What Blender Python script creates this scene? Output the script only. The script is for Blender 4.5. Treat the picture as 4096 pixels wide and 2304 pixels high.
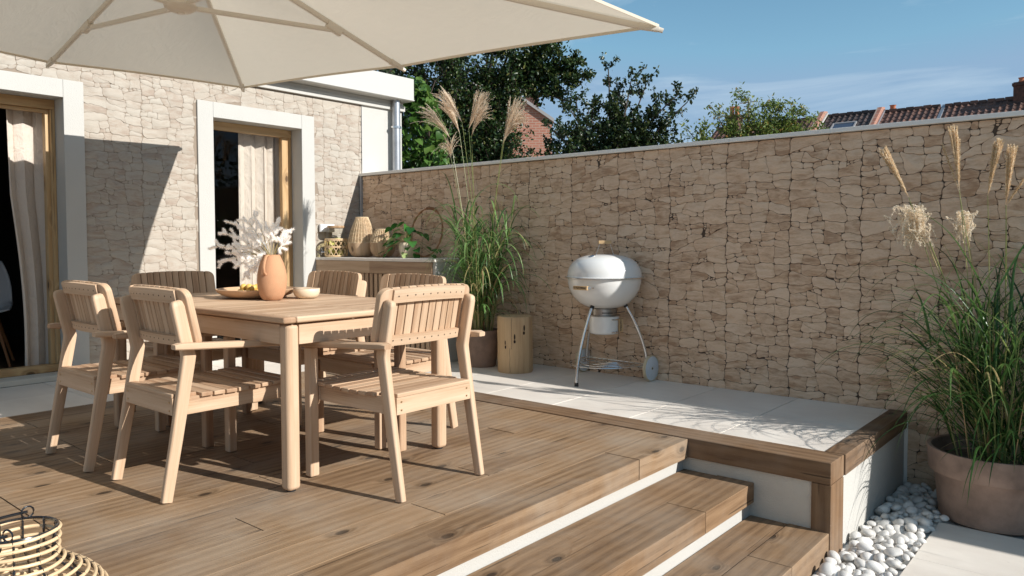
import bpy, bmesh, math, random
import numpy as np
from mathutils import Vector, Matrix
R = math.radians
rng = random.Random(7)
nr = np.random.default_rng(11)
scene = bpy.context.scene
for o in list(bpy.data.objects):
    bpy.data.objects.remove(o)
COL = scene.collection

# ---------------------------------------------------------------- camera
cam = bpy.data.cameras.new("camera")
co = bpy.data.objects.new("camera", cam)
COL.objects.link(co)
cr = Vector((0.76492862, 0.64411169, -0.0020845))
cd = Vector((0.0236155, -0.03127885, -0.99923168))
cf = Vector((-0.643682, 0.76429168, -0.0391371))
CAM = Vector((6.44534882, -5.15277778, 1.06))
co.matrix_world = Matrix(((cr.x, -cd.x, -cf.x, CAM.x), (cr.y, -cd.y, -cf.y, CAM.y), (cr.z, -cd.z, -cf.z, CAM.z), (0, 0, 0, 1)))
cam.lens = 36.0 * 3018.92792 / 4096
cam.sensor_width = 36.0
cam.shift_y = -63.9 / 4096
cam.clip_start = 0.05
cam.clip_end = 2000
scene.camera = co

# ---------------------------------------------------------------- world and sun
SUNV = Vector((1.784, 0.3676, 1.0)).normalized()          # towards the sun
w = bpy.data.worlds.new("World")
scene.world = w
w.use_nodes = True
nt = w.node_tree
nt.nodes.clear()
wo = nt.nodes.new("ShaderNodeOutputWorld")
bg = nt.nodes.new("ShaderNodeBackground")
sky = nt.nodes.new("ShaderNodeTexSky")
sky.sky_type = 'NISHITA'
sky.sun_disc = False
sky.sun_elevation = math.asin(SUNV.z)
sky.sun_rotation = math.atan2(SUNV.x, SUNV.y)
sky.air_density = 1.0
sky.dust_density = 0.0
sky.ozone_density = 1.6
tc = nt.nodes.new("ShaderNodeTexCoord")
mp = nt.nodes.new("ShaderNodeMapping")
mp.inputs['Rotation'].default_value = (0, R(6), R(-52))
mp.inputs['Scale'].default_value = (0.9, 3.2, 7.5)
nz = nt.nodes.new("ShaderNodeTexNoise")
nz.inputs['Scale'].default_value = 1.9
nz.inputs['Detail'].default_value = 7
nz.inputs['Roughness'].default_value = 0.62
nz.inputs['Distortion'].default_value = 0.5
cr1 = nt.nodes.new("ShaderNodeMapRange")
cr1.inputs['From Min'].default_value = 0.46
cr1.inputs['From Max'].default_value = 0.80
cr1.inputs['To Max'].default_value = 0.55
mix = nt.nodes.new("ShaderNodeMix")
mix.data_type = 'RGBA'
mix.inputs[7].default_value = (6.2, 6.9, 7.4, 1)
nt.links.new(tc.outputs['Generated'], mp.inputs[0])
nt.links.new(mp.outputs[0], nz.inputs['Vector'])
nt.links.new(nz.outputs['Fac'], cr1.inputs['Value'])
nt.links.new(cr1.outputs[0], mix.inputs[0])
cap = nt.nodes.new("ShaderNodeMix")
cap.data_type = 'RGBA'
cap.blend_type = 'DARKEN'
cap.inputs[0].default_value = 1.0
cap.inputs[7].default_value = (2.3, 3.1, 4.6, 1)
nt.links.new(sky.outputs[0], cap.inputs[6])
nt.links.new(cap.outputs[2], mix.inputs[6])
hs = nt.nodes.new("ShaderNodeHueSaturation")
hs.inputs['Hue'].default_value = 0.482
hs.inputs['Saturation'].default_value = 1.10
hs.inputs['Value'].default_value = 1.08
nt.links.new(mix.outputs[2], hs.inputs['Color'])
nt.links.new(hs.outputs[0], bg.inputs['Color'])
bg.inputs['Strength'].default_value = 0.104
nt.links.new(bg.outputs[0], wo.inputs['Surface'])
sun = bpy.data.lights.new("sun", 'SUN')
sun.energy = 5.0
sun.angle = R(0.5)
sun.color = (1.0, 0.975, 0.93)
so = bpy.data.objects.new("sun", sun)
COL.objects.link(so)
so.rotation_euler = (-SUNV).to_track_quat('-Z', 'Y').to_euler()
so.location = (12, 2, 9)
vs = scene.view_settings
vs.view_transform = 'Standard'
vs.look = 'None'
vs.exposure = 0.32
vs.gamma = 1
scene.cycles.max_bounces = 8
scene.cycles.transparent_max_bounces = 24

# ================================================================ materials
class NT:
    def __init__(s, name):
        s.m = bpy.data.materials.new(name)
        s.m.use_nodes = True
        s.t = s.m.node_tree
        s.t.nodes.clear()
        s.out = s.t.nodes.new("ShaderNodeOutputMaterial")
        s.p = s.t.nodes.new("ShaderNodeBsdfPrincipled")
        s.t.links.new(s.p.outputs[0], s.out.inputs[0])
    def n(s, t, **k):
        n = s.t.nodes.new("ShaderNode" + t)
        for a, v in k.items():
            setattr(n, a, v)
        return n
    def l(s, a, b):
        s.t.links.new(a, b)
    def val(s, inp, v):
        if hasattr(v, 'links') or isinstance(v, bpy.types.NodeSocket):
            s.l(v, inp)
        else:
            inp.default_value = v
    def math(s, op, a, b=0.0, c=0.0, clamp=False):
        n = s.n("Math", operation=op, use_clamp=clamp)
        s.val(n.inputs[0], a)
        s.val(n.inputs[1], b)
        if op in ('MULTIPLY_ADD', 'SMOOTH_MIN', 'WRAP', 'COMPARE'):
            s.val(n.inputs[2], c)
        return n.outputs[0]
    def noise(s, vec, scale, detail=4, rough=0.55, dist=0.0, dim='3D'):
        n = s.n("TexNoise", noise_dimensions=dim)
        s.l(vec, n.inputs['Vector'])
        n.inputs['Scale'].default_value = scale
        n.inputs['Detail'].default_value = detail
        n.inputs['Roughness'].default_value = rough
        n.inputs['Distortion'].default_value = dist
        return n.outputs['Fac']
    def map(s, vec, scale=(1, 1, 1), loc=(0, 0, 0)):
        n = s.n("Mapping")
        s.l(vec, n.inputs[0])
        n.inputs['Scale'].default_value = scale
        n.inputs['Location'].default_value = loc
        return n.outputs[0]
    def ramp(s, fac, stops):
        n = s.n("ValToRGB")
        s.l(fac, n.inputs[0])
        e = n.color_ramp.elements
        e[0].position, e[0].color = stops[0][0], (*stops[0][1], 1)
        e[1].position, e[1].color = stops[-1][0], (*stops[-1][1], 1)
        for p, c in stops[1:-1]:
            x = e.new(p)
            x.color = (*c, 1)
        return n.outputs[0]
    def mixc(s, fac, a, b, mode='MIX'):
        n = s.n("Mix", data_type='RGBA', blend_type=mode)
        s.val(n.inputs[0], fac)
        for i, v in ((6, a), (7, b)):
            if isinstance(v, tuple):
                n.inputs[i].default_value = (*v, 1)
            else:
                s.l(v, n.inputs[i])
        return n.outputs[2]
    def mr(s, v, a, b, c, d):
        n = s.n("MapRange")
        s.l(v, n.inputs[0])
        for i, q in zip((1, 2, 3, 4), (a, b, c, d)):
            n.inputs[i].default_value = q
        return n.outputs[0]
    def bump(s, h, strength=0.3, dist=0.01, prev=None):
        n = s.n("Bump")
        n.inputs['Strength'].default_value = strength
        n.inputs['Distance'].default_value = dist
        s.l(h, n.inputs['Height'])
        if prev is not None:
            s.l(prev, n.inputs['Normal'])
        return n.outputs[0]
    def set(s, **k):
        names = dict(col='Base Color', rough='Roughness', metal='Metallic', spec='Specular IOR Level', normal='Normal', coat='Coat Weight', coatr='Coat Roughness', sheen='Sheen Weight', trans='Transmission Weight', ior='IOR', alpha='Alpha')
        for a, v in k.items():
            i = s.p.inputs[names[a]]
            if isinstance(v, bpy.types.NodeSocket):
                s.l(v, i)
            else:
                i.default_value = (*v, 1) if isinstance(v, tuple) and len(v) == 3 else v
        return s
    def obj(s):
        return s.n("TexCoord").outputs['Object']
    def uv(s):
        return s.n("TexCoord").outputs['UV']
    def attr(s, name):
        return s.n("Attribute", attribute_name=name).outputs['Fac']

M = {}

def plain(name, col, rough=0.6, metal=0.0, nscale=0, nstr=0.15, ndist=0.002, var=0.0, vscale=3.0, **k):
    t = NT(name)
    v = t.obj()
    c = col
    if var:
        f = t.noise(v, vscale, 5, 0.6)
        a = tuple(x * (1 - var) for x in col)
        b = tuple(min(1, x * (1 + var)) for x in col)
        c = t.ramp(f, [(0.3, a), (0.7, b)])
    t.set(col=c, rough=rough, metal=metal, **k)
    if nscale:
        t.set(normal=t.bump(t.noise(v, nscale, 3, 0.6), nstr, ndist))
    M[name] = t.m
    return t

def wood(name, light, mid, dark, gscale=42, rough=0.6, rndamt=0.5, knots=0.0, weather=0.0, bumpd=0.0012):
    t = NT(name)
    uv = t.uv()
    r = t.attr('rnd')
    sx = t.n("SeparateXYZ")
    t.l(uv, sx.inputs[0])
    u, v = sx.outputs[0], sx.outputs[1]
    cb = t.n("CombineXYZ")
    t.l(u, cb.inputs[0])
    t.l(v, cb.inputs[1])
    t.l(t.math('MULTIPLY', r, 40.0), cb.inputs[2])
    P = cb.outputs[0]
    low = t.noise(t.map(P, (0.9, 5, 1)), 1.0, 2, 0.5)
    g = t.math('MULTIPLY_ADD', v, gscale, t.math('MULTIPLY', low, 9.0))
    kd = None
    if knots:
        vo = t.n("TexVoronoi", voronoi_dimensions='2D', feature='F1')
        kv = t.n("CombineXYZ")
        t.l(t.math('MULTIPLY_ADD', u, 3.6, t.math('MULTIPLY', r, 53.0)), kv.inputs[0])
        t.l(t.math('MULTIPLY_ADD', v, 6.6, t.math('MULTIPLY', r, 17.0)), kv.inputs[1])
        t.l(kv.outputs[0], vo.inputs['Vector'])
        vo.inputs['Scale'].default_value = 1.0
        vo.inputs['Randomness'].default_value = 0.9
        warp = t.noise(t.map(P, (9, 20, 1)), 1.0, 2)
        kd = t.math('ADD', vo.outputs['Distance'], t.math('MULTIPLY', t.math('SUBTRACT', warp, 0.5), 0.09))
        sc = t.n("SeparateColor")
        t.l(vo.outputs['Color'], sc.inputs[0])
        on = t.math('GREATER_THAN', sc.outputs[0], 1 - knots * .36)
        infl = t.math('MULTIPLY', t.math('EXPONENT', t.math('MULTIPLY', kd, -7.0)), on)
        g = t.math('ADD', g, t.math('MULTIPLY', infl, 26.0))
    rings = t.math('SINE', g)
    fine = t.noise(t.map(P, (3.5, 210, 1)), 1.0, 3, 0.6)
    mid_n = t.math('ADD', t.math('MULTIPLY', t.noise(t.map(P, (2.4, 24, 1)), 1.0, 5, 0.65), .6), t.math('MULTIPLY', t.noise(t.map(P, (5, 62, 1)), 1.0, 3, 0.6, .4), .4))
    f = t.math('ADD', t.math('MULTIPLY', rings, 0.085 if knots else 0.09), t.math('ADD', t.math('MULTIPLY', fine, 0.38), t.math('MULTIPLY', mid_n, 0.72)))
    f = t.math('ADD', t.math('MULTIPLY', t.math('SUBTRACT', f, 0.55), 1.05), 0.52)
    f = t.math('ADD', f, t.math('MULTIPLY', t.math('SUBTRACT', r, 0.5), rndamt * 0.5))
    c = t.ramp(f, [(0.2, dark), (0.5, mid), (0.82, light)])
    h = t.math('ADD', t.math('MULTIPLY', fine, 0.6), t.math('MULTIPLY', rings, 0.12))
    if kd is not None:
        core = t.math('MULTIPLY', t.mr(kd, 0.07, 0.12, 1, 0), on)
        halo = t.math('MULTIPLY', t.mr(kd, 0.06, 0.30, 1, 0), on)
        c = t.mixc(t.math('MULTIPLY', halo, 0.6), c, tuple(x * 0.5 for x in dark))
        c = t.mixc(t.math('MULTIPLY', core, 0.8), c, tuple(x * 0.22 for x in dark))
        h = t.math('SUBTRACT', h, t.math('MULTIPLY', core, 1.2))
        crack = t.noise(t.map(P, (2.2, 75, 1)), 1.0, 2, 0.4)
        ck = t.mr(crack, 0.70, 0.73, 0, 1)
        c = t.mixc(t.math('MULTIPLY', ck, 0.7), c, tuple(x * 0.3 for x in dark))
        h = t.math('SUBTRACT', h, ck)
    if weather:
        o = t.obj()
        pa = t.noise(o, 1.7, 5, 0.65)
        c = t.mixc(t.mr(pa, 0.42, 0.72, 0, weather), c, (0.36, 0.31, 0.25))
        pb = t.noise(t.map(o, (1, 0.35, 1)), 3.1, 4, 0.6)
        c = t.mixc(t.mr(pb, 0.5, 0.75, 0, weather * 1.1), c, (0.12, 0.065, 0.035))
        dust = t.noise(o, 160, 2, 0.8)
        c = t.mixc(t.mr(dust, 0.70, 0.80, 0, 0.45), c, (0.55, 0.5, 0.43))
    t.set(col=c, rough=rough, spec=0.3, normal=t.bump(h, 0.6, bumpd))
    M[name] = t.m
    return t

wood('acacia', (0.62, 0.45, 0.31), (0.51, 0.345, 0.22), (0.31, 0.175, 0.10), gscale=90, rough=0.55, rndamt=0.7)
wood('acacia_dark', (0.40, 0.26, 0.165), (0.31, 0.19, 0.115), (0.20, 0.115, 0.07), gscale=80, rough=0.55, rndamt=0.8)
wood('deck_wood', (0.36, 0.24, 0.145), (0.27, 0.170, 0.093), (0.145, 0.080, 0.038), gscale=120, rough=0.75, rndamt=0.5, knots=0.5, weather=0.5, bumpd=0.003)
wood('sleeper', (0.32, 0.205, 0.115), (0.225, 0.135, 0.071), (0.11, 0.060, 0.029), gscale=110, rough=0.75, rndamt=0.45, knots=0.5, weather=0.4, bumpd=0.003)
wood('kerb_wood', (0.25, 0.152, 0.082), (0.17, 0.097, 0.050), (0.085, 0.046, 0.024), gscale=110, rough=0.75, rndamt=0.4, knots=0.4, weather=0.35, bumpd=0.003)
wood('slat_wood', (0.52, 0.37, 0.25), (0.42, 0.285, 0.18), (0.26, 0.16, 0.10), gscale=90, rough=0.65, rndamt=1.0)
wood('pine', (0.60, 0.43, 0.25), (0.50, 0.33, 0.165), (0.33, 0.18, 0.08), gscale=60, rough=0.5, rndamt=0.4, knots=0.5)
wood('log_wood', (0.66, 0.48, 0.29), (0.55, 0.375, 0.21), (0.38, 0.23, 0.12), gscale=24, rough=0.65, rndamt=0.3)
wood('turned_wood', (0.60, 0.42, 0.27), (0.48, 0.32, 0.19), (0.28, 0.16, 0.08), gscale=70, rough=0.5, rndamt=0.5, knots=0.35)
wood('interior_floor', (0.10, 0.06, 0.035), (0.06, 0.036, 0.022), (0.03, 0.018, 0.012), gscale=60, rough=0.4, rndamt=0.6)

plain('render_white', (0.49, 0.475, 0.44), 0.85, nscale=130, nstr=0.5, ndist=0.004, var=0.025, vscale=2)
plain('plaster_rough', (0.60, 0.55, 0.47), 0.9, nscale=190, nstr=0.9, ndist=0.006, var=0.06, vscale=6)
plain('paint_smooth', (0.50, 0.485, 0.45), 0.45, nscale=40, nstr=0.04, ndist=0.001)
plain('coping', (0.80, 0.755, 0.69), 0.6, nscale=60, nstr=0.1, var=0.04)
plain('profile', (0.45, 0.44, 0.43), 0.5)
plain('zinc', (0.42, 0.43, 0.45), 0.38, metal=0.75, nscale=18, nstr=0.08, var=0.12, vscale=14)
plain('steel', (0.72, 0.71, 0.70), 0.24, metal=1.0, nscale=90, nstr=0.05)
plain('steel_dull', (0.42, 0.40, 0.38), 0.35, metal=1.0, nscale=90, nstr=0.05)
plain('enamel', (0.79, 0.775, 0.74), 0.16, coat=0.6, coatr=0.05)
plain('black_plastic', (0.02, 0.02, 0.022), 0.4)
plain('black_wire', (0.012, 0.011, 0.012), 0.22, coat=0.5)
plain('wheel_white', (0.66, 0.68, 0.70), 0.5, var=0.05, vscale=20)
plain('wheel_tan', (0.58, 0.49, 0.33), 0.6)
plain('grout', (0.115, 0.082, 0.06), 0.95, nscale=120, nstr=0.5, ndist=0.004)
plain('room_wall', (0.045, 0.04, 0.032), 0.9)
plain('terracotta', (0.52, 0.275, 0.15), 0.85, nscale=260, nstr=0.55, ndist=0.003, var=0.12, vscale=6)
plain('pot_clay', (0.27, 0.18, 0.135), 0.85, nscale=120, nstr=0.3, ndist=0.002, var=0.34, vscale=6)
plain('soil', (0.11, 0.085, 0.06), 0.95, nscale=60, nstr=1.0, ndist=0.02, var=0.4, vscale=40)
plain('rattan', (0.72, 0.52, 0.31), 0.5, nscale=60, nstr=0.1, var=0.14, vscale=22)
plain('rattan_dark', (0.36, 0.17, 0.07), 0.5, nscale=60, nstr=0.1, var=0.3, vscale=15)
plain('wicker', (0.76, 0.59, 0.37), 0.6, var=0.25, vscale=40)
plain('switch_white', (0.80, 0.80, 0.80), 0.35)
plain('shell_grey', (0.46, 0.45, 0.45), 0.5)
plain('chair_leg_wood', (0.28, 0.11, 0.04), 0.5)
plain('brass', (0.55, 0.36, 0.18), 0.35, metal=1.0)
plain('hole', (0.035, 0.02, 0.012), 0.9)
plain('lemon', (0.60, 0.58, 0.25), 0.4)
plain('fruit', (0.74, 0.47, 0.12), 0.45, nscale=150, nstr=0.2, var=0.2, vscale=14)
plain('bark', (0.07, 0.05, 0.038), 0.9, nscale=25, nstr=0.8, ndist=0.02)
plain('roof_metal', (0.32, 0.30, 0.29), 0.5)
plain('chimney_clay', (0.30, 0.12, 0.07), 0.8)
plain('skylight_glass', (0.05, 0.07, 0.11), 0.08)
plain('chimney_pot', (0.52, 0.17, 0.075), 0.7)
plain('clay_roof', (0.50, 0.17, 0.08), 0.8)
plain('branch_white', (0.86, 0.84, 0.80), 0.8)
plain('straw_stem', (0.42, 0.32, 0.14), 0.6)
plain('bronze_rim', (0.26, 0.17, 0.11), 0.5)
plain('lettering', (0.035, 0.02, 0.012), 0.7)
plain('ground_pale_bounce', (0.36, 0.29, 0.20), 0.95, var=0.3, vscale=0.4)  # made pale so the ground bounces warm fill onto the shaded walls

# ceramic with speckle
t = NT('ceramic'); v = t.obj()
sp = t.mr(t.noise(v, 150, 2, 0.7), 0.62, 0.72, 0, 0.35)
c = t.mixc(sp, (0.72, 0.60, 0.44), (0.35, 0.22, 0.12))
t.set(col=c, rough=0.35, coat=0.3); M['ceramic'] = t.m
t = NT('plate_clay'); v = t.obj()
t.set(col=t.ramp(t.noise(v, 5, 4, 0.6), [(0.3, (0.50, 0.31, 0.17)), (0.7, (0.60, 0.40, 0.25))]), rough=0.5, normal=t.bump(t.noise(v, 240, 2), 0.3, 0.001)); M['plate_clay'] = t.m

# terrace tiles
t = NT('terrace_tile'); v = t.obj(); r = t.attr('rnd')
f = t.noise(t.map(v, (1, 1, 1)), 2.3, 7, 0.62)
f2 = t.noise(t.map(v, (1, 3, 1)), 5.5, 5, 0.6)
ff = t.math('ADD', t.math('MULTIPLY', f, 0.6), t.math('ADD', t.math('MULTIPLY', f2, 0.25), t.math('MULTIPLY', r, 0.12)))
c = t.ramp(ff, [(0.32, (0.68, 0.605, 0.53)), (0.68, (0.82, 0.755, 0.67))])
st = t.mr(t.noise(v, 26, 3, 0.7), 0.66, 0.78, 0, 0.25)
c = t.mixc(st, c, (0.5, 0.44, 0.37))
t.set(col=c, rough=t.mr(f, 0.3, 0.7, 0.42, 0.6), normal=t.bump(t.noise(v, 70, 4), 0.12, 0.002)); M['terrace_tile'] = t.m
plain('tile_joint', (0.13, 0.115, 0.10), 0.9)

# stone cladding
def stone(name, a, b, c3, bs=.6):
    t = NT(name)
    v = t.obj()
    r = t.attr('rnd')
    off = t.n("CombineXYZ")
    t.l(t.math('MULTIPLY', r, 50.0), off.inputs[0])
    t.l(t.math('MULTIPLY', r, 31.0), off.inputs[1])
    ad = t.n("VectorMath", operation='ADD')
    t.l(v, ad.inputs[0])
    t.l(off.outputs[0], ad.inputs[1])
    rot = t.n("Mapping")
    t.l(ad.outputs[0], rot.inputs[0])
    rot.inputs['Rotation'].default_value = (0.6, 0.5, 0.3)
    rot.inputs['Scale'].default_value = (1, 1, 3.2)
    P = rot.outputs[0]
    n1 = t.noise(P, 5.5, 6, 0.65, 0.6)
    n2 = t.noise(P, 22, 5, 0.7, 0.4)
    f = t.math('ADD', t.math('MULTIPLY', n1, 0.68), t.math('MULTIPLY', n2, 0.32))
    f = t.math('ADD', f, t.math('MULTIPLY', t.math('SUBTRACT', r, 0.5), 0.14))
    col = t.ramp(f, [(0.36, c3), (0.48, b), (0.60, a)])
    dk = t.mr(t.noise(v, 75, 4, 0.75), 0.62, 0.74, 0, 0.4)
    col = t.mixc(dk, col, tuple(x * 0.45 for x in c3))
    h = t.math('ADD', t.math('MULTIPLY', n1, 1.0), t.math('MULTIPLY', n2, 0.5))
    nb = t.bump(h, bs, 0.012)
    nb = t.bump(t.noise(v, 150, 4, 0.7), bs * .8, 0.0025, nb)
    t.set(col=col, rough=0.85, spec=0.2, normal=nb)
    M[name] = t.m
stone('stone_warm', (0.74, 0.545, 0.385), (0.64, 0.445, 0.30), (0.44, 0.275, 0.17))
stone('stone_pale', (0.44, 0.395, 0.335), (0.41, 0.355, 0.295), (0.35, 0.28, 0.225), .3)
plain('grout_warm', (0.085, 0.057, 0.04), 0.95)
plain('grout_pale', (0.27, 0.215, 0.165), 0.95)

# fabric (umbrella canopy) : diffuse + translucent
def fabric(name, col, tr, scale, wr=0.0):
    t = NT(name)
    d = t.n("BsdfDiffuse")
    d.inputs['Color'].default_value = (*col, 1)
    x = t.n("BsdfTranslucent")
    x.inputs['Color'].default_value = (col[0], col[1] * 0.97, col[2] * 0.92, 1)
    m = t.n("MixShader")
    m.inputs[0].default_value = tr
    v = t.obj()
    h = t.noise(v, scale, 2)
    nb = t.bump(h, 0.15, 0.001)
    if wr:
        w1 = t.noise(t.map(v, (1.2, 3.5, 2.0)), 2.6, 3, 0.55, 1.6)
        nb = t.bump(t.mr(w1, 0.35, 0.65, 0, 1), wr, 0.03, nb)
        w2 = t.noise(t.map(v, (2.2, 9, 3)), 3.0, 2, 0.5, 1.0)
        nb = t.bump(t.mr(w2, 0.52, 0.66, 0, 1), wr * 0.6, 0.012, nb)
    t.l(nb, d.inputs['Normal'])
    t.l(nb, x.inputs['Normal'])
    t.l(d.outputs[0], m.inputs[1])
    t.l(x.outputs[0], m.inputs[2])
    t.l(m.outputs[0], t.out.inputs[0])
    M[name] = t.m
fabric('canopy', (0.80, 0.73, 0.62), 0.36, 400, 0.07)
fabric('curtain', (0.76, 0.66, 0.57), 0.18, 500, 0.25)
plain('cream_metal', (0.70, 0.63, 0.53), 0.4)

# leaves
def leafmat(name, stops, tr=0.35, gloss=0.35, lum=1.0):
    t = NT(name)
    r = t.attr('rnd')
    c = t.ramp(r, [(p, tuple(x * lum for x in q)) for p, q in stops])
    t.set(col=c, rough=gloss, spec=0.4)
    x = t.n("BsdfTranslucent")
    hv = t.n("HueSaturation")
    hv.inputs['Value'].default_value = 1.5
    hv.inputs['Hue'].default_value = 0.485
    t.l(c, hv.inputs['Color'])
    t.l(hv.outputs[0], x.inputs['Color'])
    m = t.n("MixShader")
    m.inputs[0].default_value = tr
    t.l(t.p.outputs[0], m.inputs[1])
    t.l(x.outputs[0], m.inputs[2])
    t.l(m.outputs[0], t.out.inputs[0])
    M[name] = t.m
leafmat('leaf_oak', [(0, (0.012, 0.028, 0.008)), (0.6, (0.028, 0.058, 0.016)), (0.9, (0.06, 0.095, 0.024)), (1, (0.15, 0.14, 0.04))], 0.25, 0.38)
leafmat('leaf_hazel', [(0, (0.04, 0.10, 0.02)), (0.5, (0.075, 0.17, 0.032)), (1, (0.15, 0.24, 0.055))], 0.35, 0.4)
leafmat('leaf_pear', [(0, (0.014, 0.03, 0.010)), (0.7, (0.03, 0.055, 0.018)), (1, (0.085, 0.10, 0.035))], 0.25, 0.35)
leafmat('leaf_bush', [(0, (0.05, 0.09, 0.02)), (0.5, (0.13, 0.19, 0.04)), (0.93, (0.24, 0.28, 0.075)), (1, (0.35, 0.20, 0.06))], 0.35, 0.4)
leafmat('grass_blade', [(0, (0.045, 0.11, 0.030)), (0.5, (0.10, 0.215, 0.055)), (0.88, (0.22, 0.34, 0.12)), (0.93, (0.42, 0.36, 0.16)), (1, (0.55, 0.42, 0.22))], 0.35, 0.32)
leafmat('grass_dark', [(0, (0.025, 0.062, 0.018)), (0.5, (0.055, 0.13, 0.032)), (0.86, (0.15, 0.25, 0.075)), (0.93, (0.42, 0.36, 0.16)), (1, (0.55, 0.42, 0.22))], 0.35, 0.3)
leafmat('plume', [(0, (0.46, 0.33, 0.20)), (0.5, (0.66, 0.52, 0.355)), (1, (0.88, 0.79, 0.64))], 0.3, 0.6)
leafmat('plume_gold', [(0, (0.50, 0.35, 0.17)), (0.6, (0.70, 0.54, 0.32)), (1, (0.88, 0.78, 0.60))], 0.3, 0.6)
leafmat('plume_fluff', [(0, (0.66, 0.54, 0.37)), (0.5, (0.82, 0.73, 0.57)), (1, (0.92, 0.87, 0.75))], 0.3, 0.7)
leafmat('culm', [(0, (0.12, 0.18, 0.05)), (0.55, (0.30, 0.30, 0.10)), (0.9, (0.46, 0.36, 0.18)), (1, (0.40, 0.14, 0.07))], 0.1, 0.4)
leafmat('leaf_pothos', [(0, (0.02, 0.09, 0.018)), (0.55, (0.045, 0.16, 0.03)), (0.8, (0.14, 0.27, 0.07)), (1, (0.38, 0.45, 0.20))], 0.25, 0.25)
leafmat('needle_white', [(0, (0.86, 0.84, 0.81)), (1, (0.97, 0.96, 0.95))], 0.55, 0.7)

# pebbles
t = NT('pebble'); v = t.obj()
oi = t.n("ObjectInfo").outputs['Random']
f = t.noise(v, 18, 5, 0.65)
f = t.math('ADD', t.math('MULTIPLY', f, 0.7), t.math('MULTIPLY', oi, 0.3))
t.set(col=t.ramp(f, [(0.28, (0.48, 0.455, 0.42)), (0.5, (0.66, 0.63, 0.59)), (0.72, (0.76, 0.735, 0.695))]), rough=0.65, normal=t.bump(t.noise(v, 60, 4), 0.25, 0.003)); M['pebble'] = t.m

# brick and roof tiles
t = NT('brick'); v = t.obj()
br = t.n("TexBrick"); t.l(t.uv(), br.inputs['Vector'])
br.inputs['Color1'].default_value = (0.40, 0.165, 0.105, 1); br.inputs['Color2'].default_value = (0.33, 0.13, 0.085, 1); br.inputs['Mortar'].default_value = (0.40, 0.30, 0.24, 1)
br.inputs['Scale'].default_value = 1.0; br.inputs['Brick Width'].default_value = 0.24; br.inputs['Row Height'].default_value = 0.085; br.inputs['Mortar Size'].default_value = 0.010
t.set(col=t.mixc(t.mr(t.noise(v, 1.4, 4), 0.4, 0.7, 0, 0.35), br.outputs[0], (0.36, 0.17, 0.12)), rough=0.9); M['brick'] = t.m
t = NT('brick_dark'); v = t.obj()
t.set(col=t.ramp(t.noise(v, 7, 3), [(0.35, (0.05, 0.03, 0.024)), (0.65, (0.14, 0.06, 0.04))]), rough=0.9); M['brick_dark'] = t.m
def rooft(name, a, b):
    t = NT(name)
    r = t.attr('rnd')
    v = t.obj()
    f = t.math('ADD', t.math('MULTIPLY', r, 0.6), t.math('MULTIPLY', t.noise(v, 3, 4, 0.7), 0.5))
    t.set(col=t.ramp(f, [(0.2, a), (0.85, b)]), rough=0.55); M[name] = t.m
rooft('tile_brown', (0.045, 0.022, 0.016), (0.15, 0.07, 0.046))
rooft('tile_dark', (0.022, 0.016, 0.015), (0.075, 0.045, 0.036))

# thin glass
def glass(name, tint=(1, 1, 1), rough=0.0, ior=1.45):
    t = NT(name)
    a = t.n("BsdfTransparent"); a.inputs[0].default_value = (*tint, 1)
    g = t.n("BsdfGlossy"); g.inputs['Roughness'].default_value = rough
    f = t.n("Fresnel"); f.inputs[0].default_value = ior
    m = t.n("MixShader")
    ge = t.n("NewGeometry")
    fac = t.math('MULTIPLY', f.outputs[0], t.math('SUBTRACT', 1.0, ge.outputs['Backfacing']))
    t.l(fac, m.inputs[0]); t.l(a.outputs[0], m.inputs[1]); t.l(g.outputs[0], m.inputs[2]); t.l(m.outputs[0], t.out.inputs[0])
    M[name] = t.m
glass('pane', (0.97, 0.975, 0.97), 0.0, 1.38)
glass('jar_glass', (0.96, 0.97, 0.95), 0.02, 1.3)
glass('water', (0.93, 0.91, 0.74), 0.0, 1.1)

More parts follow.
